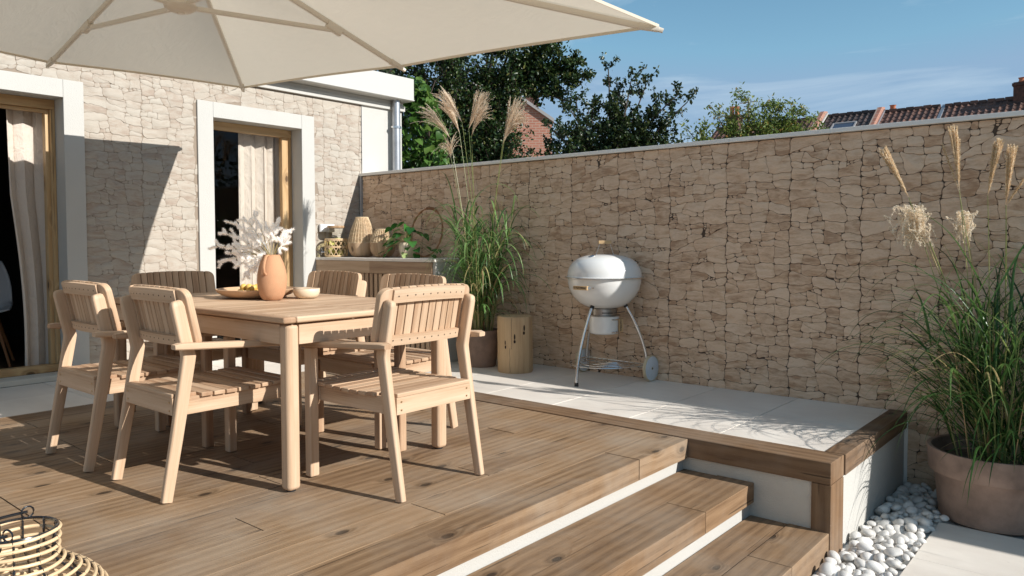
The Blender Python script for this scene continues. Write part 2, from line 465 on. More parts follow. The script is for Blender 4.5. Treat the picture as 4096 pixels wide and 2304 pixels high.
# ================================================================ mesh builder
class MB:
    def __init__(s):
        s.v, s.f, s.uv, s.r, s.mi = [], [], [], [], []
    def add(s, vs, fs, uvs=None, r=None, mi=0):
        b = len(s.v)
        s.v += [tuple(x) for x in vs]
        if r is None:
            r = rng.random()
        for i, f in enumerate(fs):
            s.f.append([b + k for k in f])
            if uvs is None:
                s.uv.append([(0, 0)] * len(f))
            else:
                s.uv.append(uvs[i])
            s.r.append(r)
            s.mi.append(mi)
        return s
    def box(s, a, b, T=None, r=None, mi=0, div=1, axis=None):
        """axis aligned box, grain along its longest side; T maps points"""
        a = [min(a[i], b[i]) for i in range(3)], [max(a[i], b[i]) for i in range(3)]
        lo, hi = a
        d = [hi[i] - lo[i] for i in range(3)]
        L = axis if axis is not None else d.index(max(d))
        o = [i for i in range(3) if i != L]
        off = rng.random() * 30
        vs, fs, uvs = [], [], []
        for k in range(div + 1):
            x = lo[L] + d[L] * k / div
            for (p, q) in ((0, 0), (1, 0), (1, 1), (0, 1)):
                pt = [0, 0, 0]
                pt[L] = x
                pt[o[0]] = hi[o[0]] if p else lo[o[0]]
                pt[o[1]] = hi[o[1]] if q else lo[o[1]]
                vs.append(pt)
        flip = (L == 1)
        def q4(i, j, k2, l, per0, per1, u0, u1):
            f = [i, j, k2, l]
            uu = [(u0, per0), (u0, per1), (u1, per1), (u1, per0)]
            if flip:
                f.reverse(); uu.reverse()
            fs.append(f); uvs.append(uu)
        per = [0, d[o[0]], d[o[0]] + d[o[1]], 2 * d[o[0]] + d[o[1]], 2 * (d[o[0]] + d[o[1]])]
        for k in range(div):
            u0, u1 = off + d[L] * k / div, off + d[L] * (k + 1) / div
            for e in range(4):
                A, B = k * 4 + e, k * 4 + (e + 1) % 4
                q4(A, B, B + 4, A + 4, per[e], per[e + 1], u0, u1)
        n = div * 4
        e0 = [(off, 0), (off, d[o[1]] * .3), (off + .01, d[o[1]] * .3), (off + .01, 0)]
        f0, f1 = [3, 2, 1, 0], [n, n + 1, n + 2, n + 3]
        if flip:
            f0.reverse(); f1.reverse()
        fs += [f0, f1]
        uvs += [e0, e0]
        if T:
            vs = [T(p) for p in vs]
        return s.add(vs, fs, uvs, r, mi)
    def sweep(s, pts, prof, up=(0, 0, 1), r=None, mi=0, closed=False, caps=True, scales=None, side=None):
        """sweep 2D profile (list of (a,b)) along polyline; a -> side axis, b -> up-ish axis"""
        pts = [Vector(p) for p in pts]
        n, m = len(pts), len(prof)
        off = rng.random() * 30
        vs = []
        us = [0]
        for i in range(1, n):
            us.append(us[-1] + (pts[i] - pts[i - 1]).length)
        upv = Vector(up)
        for i in range(n):
            if closed:
                t = pts[(i + 1) % n] - pts[i - 1]
            else:
                t = pts[min(i + 1, n - 1)] - pts[max(i - 1, 0)]
            t.normalize()
            if side is not None:
                sd = Vector(side)
                u2 = sd.cross(t); u2.normalize()
            else:
                sd = t.cross(upv)
                if sd.length < 1e-4:
                    sd = t.cross(Vector((1, 0, 0)))
                sd.normalize()
                u2 = sd.cross(t)
            k = scales[i] if scales else 1
            for (a, b) in prof:
                vs.append(pts[i] + sd * a * k + u2 * b * k)
        per = [0]
        for j in range(m):
            a, b = prof[j], prof[(j + 1) % m]
            per.append(per[-1] + math.hypot(a[0] - b[0], a[1] - b[1]))
        fs, uvs = [], []
        for i in range(n if closed else n - 1):
            i2 = (i + 1) % n
            ua, ub = off + us[i], off + (us[i + 1] if i + 1 < n else us[i] + .05)
            for j in range(m):
                j2 = (j + 1) % m
                fs.append([i * m + j, i * m + j2, i2 * m + j2, i2 * m + j])
                uvs.append([(ua, per[j]), (ua, per[j + 1]), (ub, per[j + 1]), (ub, per[j])])
        if caps and not closed:
            fs.append(list(range(m))[::-1])
            fs.append([(n - 1) * m + j for j in range(m)])
            uvs += [[(off, p[0] * .3) for p in prof], [(off, p[0] * .3) for p in prof]]
        return s.add(vs, fs, uvs, r, mi)
    def tube(s, pts, rad, n=6, closed=False, r=None, mi=0, scales=None, up=(0, 0, 1)):
        prof = [(rad * math.cos(2 * math.pi * k / n), rad * math.sin(2 * math.pi * k / n)) for k in range(n)]
        return s.sweep(pts, prof, up, r, mi, closed, scales=scales)
    def lathe(s, prof, n=24, c=(0, 0, 0), r=None, mi=0, caps=True, wob=None):
        vs, fs, uvs = [], [], []
        m = len(prof)
        off = rng.random() * 30
        for (rr, z) in prof:
            for k in range(n):
                a = 2 * math.pi * k / n
                q = rr * (1 + (wob(a, z) if wob else 0))
                vs.append((c[0] + q * math.cos(a), c[1] + q * math.sin(a), c[2] + z))
        L = [0]
        for i in range(1, m):
            L.append(L[-1] + math.hypot(prof[i][0] - prof[i - 1][0], prof[i][1] - prof[i - 1][1]))
        for i in range(m - 1):
            for k in range(n):
                k2 = (k + 1) % n
                fs.append([i * n + k, i * n + k2, (i + 1) * n + k2, (i + 1) * n + k])
                w_ = 2 * math.pi * max(p[0] for p in prof) / n
                uvs.append([(off + L[i], k * w_), (off + L[i], (k + 1) * w_), (off + L[i + 1], (k + 1) * w_), (off + L[i + 1], k * w_)])
        if caps:
            if prof[0][0] > 1e-5:
                fs.append(list(range(n))[::-1]); uvs.append([(vs[k][0], vs[k][1]) for k in range(n)][::-1])
            if prof[-1][0] > 1e-5:
                fs.append([(m - 1) * n + k for k in range(n)]); uvs.append([(vs[(m - 1) * n + k][0], vs[(m - 1) * n + k][1]) for k in range(n)])
        return s.add(vs, fs, uvs, r, mi)
    def prism(s, poly, T0, T1, r=None, mi=0):
        """poly: 2D points; T0/T1 map (a,b) to 3D for the two faces"""
        n = len(poly)
        vs = [T0(p) for p in poly] + [T1(p) for p in poly]
        off = rng.random() * 30
        fs = [list(range(n))[::-1], [n + k for k in range(n)]]
        uvs = [[(off + p[1], p[0]) for p in poly][::-1], [(off + p[1], p[0]) for p in poly]]
        for k in range(n):
            k2 = (k + 1) % n
            fs.append([k, k2, n + k2, n + k])
            uvs.append([(off + poly[k][1], 0), (off + poly[k2][1], 0), (off + poly[k2][1], .03), (off + poly[k][1], .03)])
        return s.add(vs, fs, uvs, r, mi)
    def build(s, name, mats, parent=None, smooth=False, bevel=0, seg=2, angle=40, loc=None):
        me = bpy.data.meshes.new(name)
        me.from_pydata(s.v, [], s.f)
        if not isinstance(mats, (list, tuple)):
            mats = [mats]
        for m in mats:
            me.materials.append(M[m])
        uvl = me.uv_layers.new(name="UVMap")
        flat = [c for f in s.uv for p in f for c in p]
        uvl.data.foreach_set('uv', flat)
        at = me.attributes.new('rnd', 'FLOAT', 'FACE')
        at.data.foreach_set('value', s.r)
        me.polygons.foreach_set('material_index', s.mi)
        if smooth or bevel:
            me.polygons.foreach_set('use_smooth', [True] * len(s.f))
        me.update()
        if smooth and not bevel:
            try:
                me.set_sharp_from_angle(angle=R(angle))
            except Exception:
                pass
        o = bpy.data.objects.new(name, me)
        COL.objects.link(o)
        if bevel:
            b = o.modifiers.new("bevel", 'BEVEL')
            b.width = bevel
            b.segments = seg
            b.limit_method = 'ANGLE'
            b.angle_limit = R(30)
            b.harden_normals = True
        if parent is not None:
            o.parent = parent
        if loc:
            o.location = loc
        return o

def tag(o, label, cat, group=None):
    o['label'] = label
    o['category'] = cat
    if group:
        o['group'] = group
    return o

def struct(o, label=None):
    o['kind'] = 'structure'
    if label:
        o['label'] = label
    return o

def thing(name, label, cat, loc=(0, 0, 0), rz=0, group=None):
    o = bpy.data.objects.new(name, None)
    o.empty_display_size = 0.1
    COL.objects.link(o)
    o.location = loc
    o.rotation_euler = (0, 0, rz)
    return tag(o, label, cat, group)

def copy_tree(o, parent=None):
    c = o.copy()
    COL.objects.link(c)
    c.parent = parent
    for ch in [x for x in bpy.data.objects if x.parent == o]:
        copy_tree(ch, c)
    return c

def rrect(w_, h_, rad, n=4):
    pts = []
    for (sx, sy, a0) in ((1, 1, 0), (-1, 1, 90), (-1, -1, 180), (1, -1, 270)):
        for k in range(n + 1):
            a = R(a0 + 90 * k / n)
            pts.append((sx * (w_ / 2 - rad) + rad * math.cos(a), sy * (h_ / 2 - rad) + rad * math.sin(a)))
    return pts

def raw_mesh(name, V, F, mat, parent=None, rnd=None, smooth=False):
    """fast path: V (n,3) array, F (m,k) array of equal polygons"""
    me = bpy.data.meshes.new(name)
    V = np.asarray(V, dtype=np.float32)
    F = np.asarray(F, dtype=np.int32)
    me.vertices.add(len(V))
    me.vertices.foreach_set('co', V.ravel())
    k = F.shape[1]
    me.loops.add(F.size)
    me.loops.foreach_set('vertex_index', F.ravel())
    me.polygons.add(len(F))
    me.polygons.foreach_set('loop_start', np.arange(0, F.size, k, dtype=np.int32))
    me.polygons.foreach_set('loop_total', np.full(len(F), k, dtype=np.int32))
    if smooth:
        me.polygons.foreach_set('use_smooth', np.ones(len(F), dtype=bool))
    me.materials.append(M[mat])
    me.update(calc_edges=True)
    if rnd is not None:
        at = me.attributes.new('rnd', 'FLOAT', 'FACE')
        at.data.foreach_set('value', np.asarray(rnd, dtype=np.float32))
    me.validate()
    o = bpy.data.objects.new(name, me)
    COL.objects.link(o)
    if parent is not None:
        o.parent = parent
    return o

# ================================================================ ground, deck, terrace
GZ = -0.47
mb = MB()
mb.add([(-420, -120, GZ - .03), (420, -120, GZ - .03), (420, 600, GZ - .03), (-420, 600, GZ - .03)], [[0, 1, 2, 3]])
struct(mb.build('ground', 'ground_pale_bounce'), 'flat garden ground under and beyond the terrace')

# deck boards: run along Y, 0.2 m wide, last one is the thick front sleeper
mb = MB()
joints = {0: [-1.967, -4.367], 1: [-3.1, -5.5], 2: [-2.62, -5.02], 3: [-3.645, -6.045], 4: [-1.965, -4.365], 5: [-3.3, -5.7], 6: [-2.3, -4.15], 7: [-3.2, -4.147],
          8: [-1.9, -4.147], 9: [-3.638, -6.0], 10: [-2.7, -5.1], 11: [-3.64, -6.0], 12: [-3.635, -5.9], 13: [-2.1, -4.5], 14: [-2.9, -5.3], 15: [-3.617, -6.0], 16: [-2.4, -4.8], 17: [-3.2, -5.5]}
x1 = 4.573
for k in range(18):
    x0 = max(x1 - 0.2, 1.128)
    if x1 < 1.13:
        break
    ys = [-1.460] + joints.get(k, []) + [-8.0]
    for a, b in zip(ys[:-1], ys[1:]):
        g = 0.0010 + rng.random() * 0.0014
        dz = rng.uniform(-0.0012, 0.0)
        mb.box((x0 + g, a - .003, -0.103 if k == 0 else -0.06), (x1 - g, b + .003, dz), div=1)
    x1 = x0
struct(mb.build('deck', 'deck_wood'), 'weathered brown timber deck of wide boards')
mb = MB()
mb.box((1.13, -8, -0.30), (4.37, -1.46, -0.062))
struct(mb.build('deck_base', 'hole'))

# terrace tiles
def tiles(name, xs, ys, label, z=0.0, bounds=None):
    mb = MB()
    for i in range(len(xs) - 1):
        for j in range(len(ys) - 1):
            g = 0.0016
            g = 0.0024
            mb.box((xs[i] + g, ys[j] + g, z - 0.02), (xs[i + 1] - g, ys[j + 1] - g, z + rng.uniform(-.0006, .0003)))
    return struct(mb.build(name, 'terrace_tile', bevel=0.0012, seg=1), label)
tiles('terrace', [0.012, 0.59, 1.17, 1.753, 2.333, 2.913, 3.493, 4.074, 4.654, 5.222], [-1.253, -0.63, -0.008], 'pale grey tiled terrace along the stone wall')
mbx = tiles('path', [0.030, 0.56, 1.128], [-8.1, -7.45, -6.8, -6.2, -5.58, -4.96, -4.34, -3.715, -3.09, -2.47, -1.85, -1.253], 'pale grey tiled path along the house wall')
mb = MB()
mb.box((0.0, -1.25, -0.42), (5.21, 0.02, -0.0215))
mb.box((0.0, -8.1, -0.42), (1.127, -1.2505, -0.0215))
struct(mb.build('terrace_base', 'tile_joint'))

# retaining wall : plaster, timber capping, post, side slab
rw = thing('retaining_wall', 'low white plastered terrace wall with timber capping and corner post beside the steps', 'wall')
mb = MB()
mb.box((1.13, -1.455, -0.10), (3.249, -1.256, 0.004)); mb.build('capping', 'kerb_wood', rw, bevel=0.004)
mb = MB(); mb.box((3.252, -1.457, -0.102), (5.317, -1.256, 0.005)); mb.build('capping', 'kerb_wood', rw, bevel=0.005)
mb = MB(); mb.box((5.222, -1.254, -0.10), (5.325, -0.006, 0.006)); mb.build('capping', 'kerb_wood', rw, bevel=0.005)
mb = MB(); mb.box((5.224, -1.456, -0.52), (5.318, -1.26, -0.1035)); mb.build('post', 'kerb_wood', rw, bevel=0.004)
mb = MB(); mb.box((1.2, -1.440, -0.55), (5.2235, -1.30, -0.1022)); mb.build('plaster_wall', 'plaster_rough', rw)
mb = MB(); mb.box((5.2245, -1.258, -0.55), (5.311, -0.012, -0.1015)); mb.build('side_slab', 'render_white', rw)
mb = MB(); mb.box((5.27, -0.0115, -0.5), (5.33, -0.004, -0.05)); mb.build('edge_profile', 'coping', rw)

# steps
st = thing('steps', 'two wide timber steps with white risers leading down from the deck', 'steps')
def tread(x0, x1, zt, th, splits):
    ys = [-1.441] + splits + [-8.0]
    for a, b in zip(ys[:-1], ys[1:]):
        m_ = MB(); m_.box((x0 + .0015, a - .0015, zt - th), (x1 - .0015, b + .0015, zt)); m_.build('tread', 'sleeper', st, bevel=0.004, seg=2)
tread(4.540, 4.734, -0.172, 0.098, [-3.9])
tread(4.734, 4.937, -0.168, 0.103, [-1.994, -4.4])
tread(4.916, 5.112, -0.339, 0.098, [-3.4])
tread(5.112, 5.312, -0.335, 0.12, [-1.945, -4.3])
m_ = MB(); m_.box((4.40, -8, -0.30), (4.535, -1.4405, -0.1035)); m_.build('riser', 'render_white', st)
m_ = MB(); m_.box((4.80, -8, -0.47), (4.912, -1.4405, -0.2715)); m_.build('riser', 'render_white', st)
m_ = MB(); m_.box((5.15, -8, -0.56), (5.29, -1.4405, -0.4555)); m_.build('riser', 'render_white', st)

# pavers
mb = MB()
for i, (xa, xb) in enumerate(((5.620, 6.215), (6.218, 6.82), (6.823, 7.42))):
    y = -0.60
    while y > -5:
        mb.box((xa, y - 0.597, -0.49), (xb, y, -0.45 + rng.uniform(-.001, .001)))
        y -= 0.60
struct(mb.build('paving', 'terrace_tile', bevel=0.0015, seg=1), 'pale square pavers beside the pebble bed')

# ================================================================ stone cladding generator
def clip(poly, nx, ny, c):
    """keep points with nx*x+ny*y <= c"""
    out = []
    n = len(poly)
    for i in range(n):
        p, q = poly[i], poly[(i + 1) % n]
        dp, dq = nx * p[0] + ny * p[1] - c, nx * q[0] + ny * q[1] - c
        if dp <= 0:
            out.append(p)
        if dp * dq < 0:
            t_ = dp / (dp - dq)
            out.append((p[0] + (q[0] - p[0]) * t_, p[1] + (q[1] - p[1]) * t_))
    return out

TW, TH = 0.455, 0.57
def make_tile(seed):
    g = random.Random(seed)
    def area(P_):
        return abs(sum(P_[i][0] * P_[(i + 1) % len(P_)][1] - P_[(i + 1) % len(P_)][0] * P_[i][1] for i in range(len(P_)))) / 2
    cells = []
    def split(poly, target):
        A = area(poly)
        xs, ys = [p[0] for p in poly], [p[1] for p in poly]
        w_, h_ = max(xs) - min(xs), max(ys) - min(ys)
        if A < target and w_ / h_ < 2.5 and h_ / w_ < .95:
            if g.random() < .34 and len(poly) >= 4:
                k = g.randrange(len(poly))
                p0, p1, p2 = poly[k - 1], poly[k], poly[(k + 1) % len(poly)]
                f1_, f2_ = g.uniform(.22, .45), g.uniform(.22, .45)
                a_ = (p1[0] + (p0[0] - p1[0]) * f1_, p1[1] + (p0[1] - p1[1]) * f1_)
                b_ = (p1[0] + (p2[0] - p1[0]) * f2_, p1[1] + (p2[1] - p1[1]) * f2_)
                nx, ny = b_[1] - a_[1], -(b_[0] - a_[0])
                c = nx * a_[0] + ny * a_[1]
                A1, A2 = clip(poly, nx, ny, c), clip(poly, -nx, -ny, -c)
                if len(A1) > 2 and len(A2) > 2 and min(area(A1), area(A2)) > .0005:
                    cells.append(A1); cells.append(A2)
                    return
            cells.append(poly)
            return
        vert = (w_ > h_ * 1.75) if g.random() < .95 else g.random() < .5
        t_ = g.uniform(.30, .70)
        an = g.gauss(0, .15)
        if vert:
            n = (math.cos(an), math.sin(an)); c0 = (min(xs) + w_ * t_, (min(ys) + max(ys)) / 2)
        else:
            n = (math.sin(an), math.cos(an)); c0 = ((min(xs) + max(xs)) / 2, min(ys) + h_ * t_)
        c = n[0] * c0[0] + n[1] * c0[1]
        for q in (clip(poly, n[0], n[1], c), clip(poly, -n[0], -n[1], -c)):
            if len(q) > 2 and area(q) > .0002:
                split(q, g.uniform(.0095, .0235))
    y = 0.0
    for h_ in (TH / 2, TH / 2):
        x_ = 0.0
        split([(.0009, y + .0004), (TW - .0009, y + .0004), (TW - .0009, y + h_ - .0004), (.0009, y + h_ - .0004)], .02)
        y += h_
    return cells
TILES = [make_tile(s_) for s_ in (3, 8, 21, 34, 55, 90)]

def wobx(a, b):
    return 0.0075 * math.sin(a * 37 + b * 21 + 1) + 0.0045 * math.sin(b * 83 - a * 29) + 0.0028 * math.sin(b * 190 + a * 120)
def woby(a, b):
    return 0.007 * math.sin(a * 29 - b * 17 + 2) + 0.004 * math.sin(a * 97 + b * 31) + 0.0028 * math.sin(a * 210 - b * 90)

def cladding(name, a0, a1, z1, place, mat, parent, openings=(), gap=0.0020, relief=0.010, seed=1, z0=0.0, edgegap=0.0015):
    mb = MB()
    g = random.Random(seed)
    i = 0
    ncol = int(math.ceil((a1 - a0) / TW))
    nrow = int(math.ceil((z1 - z0) / TH))
    for i in range(ncol):
        for j in range(nrow):
            cells = TILES[(i * 1 + j * 2 + (i * j) % 3) % 6]
            for c in cells:
                poly = [(a0 + i * TW + p[0], z0 + (nrow - 1 - j) * TH - (nrow * TH - (z1 - z0)) + p[1]) for p in c]
                poly = clip(poly, 0, 1, z1)
                poly = clip(poly, 0, -1, -z0) if len(poly) > 2 else poly
                poly = clip(poly, 1, 0, a1) if len(poly) > 2 else poly
                if len(poly) < 3:
                    continue
                cx, cz = sum(p[0] for p in poly) / len(poly), sum(p[1] for p in poly) / len(poly)
                dead = False
                for (oa, ob, oz0, oz1) in openings:
                    if oa < cx < ob and oz0 < cz < oz1:
                        dead = True
                        break
                    if max(p[0] for p in poly) > oa and min(p[0] for p in poly) < ob and max(p[1] for p in poly) > oz0 and min(p[1] for p in poly) < oz1:
                        if cx <= oa: poly = clip(poly, 1, 0, oa)
                        elif cx >= ob: poly = clip(poly, -1, 0, -ob)
                        elif cz >= oz1: poly = clip(poly, 0, -1, -oz1)
                        if len(poly) < 3:
                            dead = True
                            break
                if dead:
                    continue
                # subdivide edges
                pts = []
                n = len(poly)
                for k in range(n):
                    p, q = poly[k], poly[(k + 1) % n]
                    L = math.hypot(q[0] - p[0], q[1] - p[1])
                    if L < 1e-4:
                        continue
                    m_ = max(1, int(round(L / 0.013)))
                    for e in range(m_):
                        t_ = e / m_
                        x, y = p[0] + (q[0] - p[0]) * t_, p[1] + (q[1] - p[1]) * t_
                        wa, wb = wobx(x, y), woby(x, y)
                        if y > z1 - .012 or y < z0 + .012: wb = 0
                        if x > a1 - .01 or x < a0 + .01: wa = 0
                        pts.append((x + wa, y + wb))
                if len(pts) < 5:
                    continue
                area = 0
                for k in range(len(pts)):
                    p, q = pts[k], pts[(k + 1) % len(pts)]
                    area += p[0] * q[1] - q[0] * p[1]
                if abs(area) / 2 < 0.00012:
                    continue
                if area < 0:
                    pts.reverse()
                for _ in range(1):
                    pts = [((pts[k - 1][0] + 2 * pts[k][0] + pts[(k + 1) % len(pts)][0]) / 4, (pts[k - 1][1] + 2 * pts[k][1] + pts[(k + 1) % len(pts)][1]) / 4) for k in range(len(pts))]
                def inset(P_, d):
                    out = []
                    m_ = len(P_)
                    for k in range(m_):
                        tx, ty = P_[(k + 1) % m_][0] - P_[k - 1][0], P_[(k + 1) % m_][1] - P_[k - 1][1]
                        l = math.hypot(tx, ty) or 1
                        out.append((P_[k][0] - ty / l * d, P_[k][1] + tx / l * d))
                    return out
                rel = relief * g.uniform(0.7, 1.25)
                tl = (g.uniform(-.02, .02), g.uniform(-.03, .02))
                gp = gap * g.uniform(0.5, 1.6)
                r0, r1, r2 = inset(pts, gp * 0.5), inset(pts, gp), inset(pts, gp + 0.0018)
                m_ = len(pts)
                V = [place(p[0], p[1], -0.002) for p in r0]
                V += [place(p[0], p[1], rel * 0.65) for p in r1]
                V += [place(p[0], p[1], rel + (p[0] - cx) * tl[0] + (p[1] - cz) * tl[1]) for p in r2]
                F = []
                for ring in (0, 1):
                    for k in range(m_):
                        k2 = (k + 1) % m_
                        F.append([ring * m_ + k, ring * m_ + k2, (ring + 1) * m_ + k2, (ring + 1) * m_ + k])
                F.append([2 * m_ + k for k in range(m_)])
                mb.add(V, F, None, g.random())
    return mb.build(name, mat, parent, smooth=True, angle=35)

# ================================================================ garden wall
gw = thing('garden_wall', 'long stone clad garden wall with pale coping behind the grill', 'wall')
mb = MB(); mb.box((0.03, 0.0, -0.6), (12, 0.19, 1.765)); mb.build('backing', 'grout_warm', gw)
cladding('stone_facing', 0.03, 8.6, 1.764, lambda a, z, d: (a, -0.0 - d, z), 'stone_warm', gw, gap=0.0008, relief=.0045, seed=5, z0=-0.55)
mb = MB()
for (a, b) in ((0.0, 2.3), (2.3015, 4.15), (4.1515, 6.0), (6.0015, 12)):
    mb.box((a, -0.030, 1.768), (b, 0.24, 1.797))
mb.build('coping', 'coping', gw, bevel=0.003)
mb = MB(); mb.box((0.012, -0.028, 0.0), (0.028, 0.0, 1.766)); mb.build('edge_profile', 'profile', gw)

# ================================================================ house
hs_ = thing('house', 'white house with pale stone clad facade, deep white door surrounds and flat roof edge', 'house')
DY0, DY1 = -4.55, -2.891     # door opening
WY0, WY1 = -1.668, -0.744    # window opening
OT = 2.186
mb = MB()
X0, X1 = -0.36, -0.001
e_ = .03
for (a, b, z0, z1) in ((-9, DY0 - e_, 0, 2.9), (DY0 - e_, DY1 + e_, OT + e_, 2.9), (DY1 + e_, WY0 - e_, 0, 2.9), (WY0 - e_, WY1 + e_, OT + e_, 2.9), (WY1 + e_, 0.0, 0, 2.9), (DY0 - e_, DY1 + e_, -0.5, 0.0), (WY0 - e_, WY1 + e_, -.5, 0.0)):
    mb.box((X0, a, z0), (X1, b, z1))
mb.build('wall', 'grout_pale', hs_)
cladding('stone_facing', -7.3, 0.006, 2.515, lambda a, z, d: (d, a, z), 'stone_pale', hs_, openings=((DY0 - .125, DY1 + .125, -1, OT + .12), (WY0 - .125, WY1 + .125, -1, OT + .12)), gap=0.0005, relief=0.0024, seed=9)
mb = MB(); mb.box((-0.36, 0.0125, -0.5), (0.004, 0.577, 2.9)); mb.build('rendered_end_wall', 'render_white', hs_)
mb = MB(); mb.box((0.0, 0.0075, 1.80), (0.013, 0.012, 2.512)); mb.build('edge_profile', 'profile', hs_)

def surround(y0, y1, wd=0.147):
    mb = MB()
    xo, xi = 0.019, -0.34
    mb.box((xi, y1, 0.0), (xo, y1 + wd, OT + .138))
    mb.box((xi, y0 - wd, 0.0), (xo, y0, OT + .138))
    mb.box((xi, y0 + .0002, OT), (xo, y1 - .0002, OT + .138))
    return mb.build('surround', 'render_white', hs_, bevel=0.004)
surround(DY0, DY1)
surround(WY0, WY1)
# timber frames
def frame(y0, y1):
    mb = MB()
    xo, xi = -0.158, -0.235
    y0 += .0005; y1 -= .0005
    mb.box((xi, y0 + .001, OT - .075), (xo, y1 - .001, OT - .001))           # head
    mb.box((xi, y1 - .031, 0.105), (xo, y1 - .001, OT - .076))
    mb.box((xi, y0 + .001, 0.105), (xo, y0 + .031, OT - .076))
    mb.box((xi, y0 + .001, 0.045), (xo + .004, y1 - .001, 0.104))               # sill
    return mb
f1 = frame(DY0, DY1).build('door_frame', 'pine', hs_, bevel=0.003)
mb = MB(); mb.box((-0.25, DY1 - .062, 0.104), (-0.19, DY1 - .032, OT - .077)); mb.box((-0.25, DY0 + .032, 0.104), (-0.19, DY0 + .062, OT - .077)); mb.box((-.25, DY0 + .062, OT - .10), (-.19, DY1 - .062, OT - .077))
mb.build('inner_frame', 'pine', f1, bevel=0.002)
mb = MB()
mb.box((-0.157, DY0 - .1, 0.001), (0.032, DY1 + .0, 0.044)); mb.build('doorstep', 'plaster_rough', hs_, bevel=0.004)
mb = MB(); mb.box((-0.157, WY0, 0.001), (0.03, WY1, 0.044)); mb.build('doorstep', 'plaster_rough', hs_, bevel=0.004)
f2 = frame(WY0, WY1).build('window_frame', 'pine', hs_, bevel=0.003)
mb = MB()
mb.box((-0.222, WY1 - .105, 0.105), (-0.170, WY1 - .032, OT - .0765)); mb.box((-0.222, WY0 + .032, 0.105), (-0.170, WY0 + .052, OT - .0765))
mb.build('sash', 'pine', f2, bevel=0.003)
mb = MB(); mb.box((-0.200, WY0 + .05, 0.105), (-0.196, WY1 - .104, OT - .078)); mb.build('glass_pane', 'pane', f2)
# fascia, cornice, roof
mb = MB()
mb.box((0.0, -2.6, 2.525), (0.035, 0.604, 2.585)); mb.box((0.0, -2.6, 2.585), (0.02, 0.590, 2.625))
mb.build('cornice', 'render_white', hs_, bevel=0.004)
mb = MB(); mb.box((-0.30, -2.6, 2.626), (0.17, 0.615, 2.872)); mb.build('fascia', 'paint_smooth', hs_, bevel=0.004)
mb = MB(); mb.box((0.171, -2.6, 2.632), (0.176, 0.618, 2.640)); mb.build('drip_edge', 'paint_smooth', hs_)
mb = MB()
mb.box((-6, -9, 2.90), (-0.30, 0.56, 2.93)); mb.build('flat_roof', 'roof_metal', hs_)
mb = MB(); mb.prism([(-.6, 3.0), (-.25, 2.88), (.02, 2.88), (-.3, 3.1)], lambda p: (p[0] - .15, -.35, p[1]), lambda p: (p[0] - .15, -0.05, p[1])); mb.build('ridge_tile', 'clay_roof', hs_)
# downpipe
mb = MB(); mb.tube([(0.075, 0.435, 2.63), (0.075, 0.435, -.4)], 0.045, 20)
dp = mb.build('drainpipe', 'zinc', hs_, smooth=True)
mb = MB()
mb.lathe([(0.049, 2.318), (0.052, 2.318), (0.052, 2.342), (0.049, 2.342)], 20, (0.075, 0.435, 0), caps=False)
mb.box((0.0, 0.427, 2.322), (0.03, 0.443, 2.338)); mb.box((0.06, 0.375, 2.322), (0.09, 0.39, 2.338)); mb.box((0.06, 0.48, 2.324), (0.09, 0.505, 2.336))
mb.build('pipe_clamp', 'steel', dp)
# interior room
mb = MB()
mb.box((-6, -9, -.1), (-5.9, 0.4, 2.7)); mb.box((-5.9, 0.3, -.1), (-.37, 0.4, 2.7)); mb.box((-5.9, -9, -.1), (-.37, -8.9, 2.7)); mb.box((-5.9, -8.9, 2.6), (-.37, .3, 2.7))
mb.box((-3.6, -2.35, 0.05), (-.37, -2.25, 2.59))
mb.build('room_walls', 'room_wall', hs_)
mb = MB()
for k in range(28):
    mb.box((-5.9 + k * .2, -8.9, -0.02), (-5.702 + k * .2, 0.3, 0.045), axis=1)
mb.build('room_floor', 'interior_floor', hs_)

# ================================================================ curtains
def curtain(name, label, x, ytop, ybot, z0, z1, folds, amp, seed, sway=0.0, rail=True):
    g = random.Random(seed)
    t0 = thing(name, label, 'curtain', group=None)
    nu, nv = 140, 26
    ph = [g.uniform(0, 6.28) for _ in range(4)]
    V = []
    for j in range(nv + 1):
        v = j / nv                      # 0 top .. 1 bottom
        ya = ytop[0] + (ybot[0] - ytop[0]) * (v ** 1.3)
        yb = ytop[1] + (ybot[1] - ytop[1]) * (v ** 1.3)
        if sway:
            bulge = sway * math.sin(math.pi * min(1, max(0, (v - .35) / .8)))
            ya += bulge * .9
            yb += bulge * .35
        for i in range(nu + 1):
            u = i / nu
            ff = folds * (1 + .10 * math.sin(3 * u + ph[0]))
            a = 2 * math.pi * ff * u + 0.35 * math.sin(v * 2.2 + ph[1]) + .8 * math.sin(5 * u + ph[3])
            am = amp * (0.75 + 0.35 * math.sin(7 * u + ph[2])) * (0.8 + 0.4 * v)
            V.append((x + am * math.sin(a), ya + (yb - ya) * u + am * 0.45 * math.sin(2 * a), z1 + (z0 - z1) * v))
    F = []
    for j in range(nv):
        for i in range(nu):
            a = j * (nu + 1) + i
            F.append([a, a + 1, a + nu + 2, a + nu + 1])
    o = raw_mesh('cloth', V, F, 'curtain', t0, np.full(len(F), .5), smooth=True)
    m_ = MB()
    m_.tube([(x, ytop[0] - .12, z1 + .012), (x, ytop[1] + .02, z1 + .012)], 0.009, 8)
    m_.build('curtain_rail', 'steel_dull', t0, smooth=True)
    return t0
curtain('curtain', 'long beige curtain gathered at the open doorway on the far left', -0.33, (-3.19, -2.80), (-3.13, -2.80), 0.06, 2.165, 3.4, 0.042, 4, sway=0.05)
curtain('curtain', 'pale beige curtain hanging straight behind the narrow glass door', -0.31, (-1.245, -0.78), (-1.26, -0.78), 0.06, 2.13, 4.6, 0.036, 12)

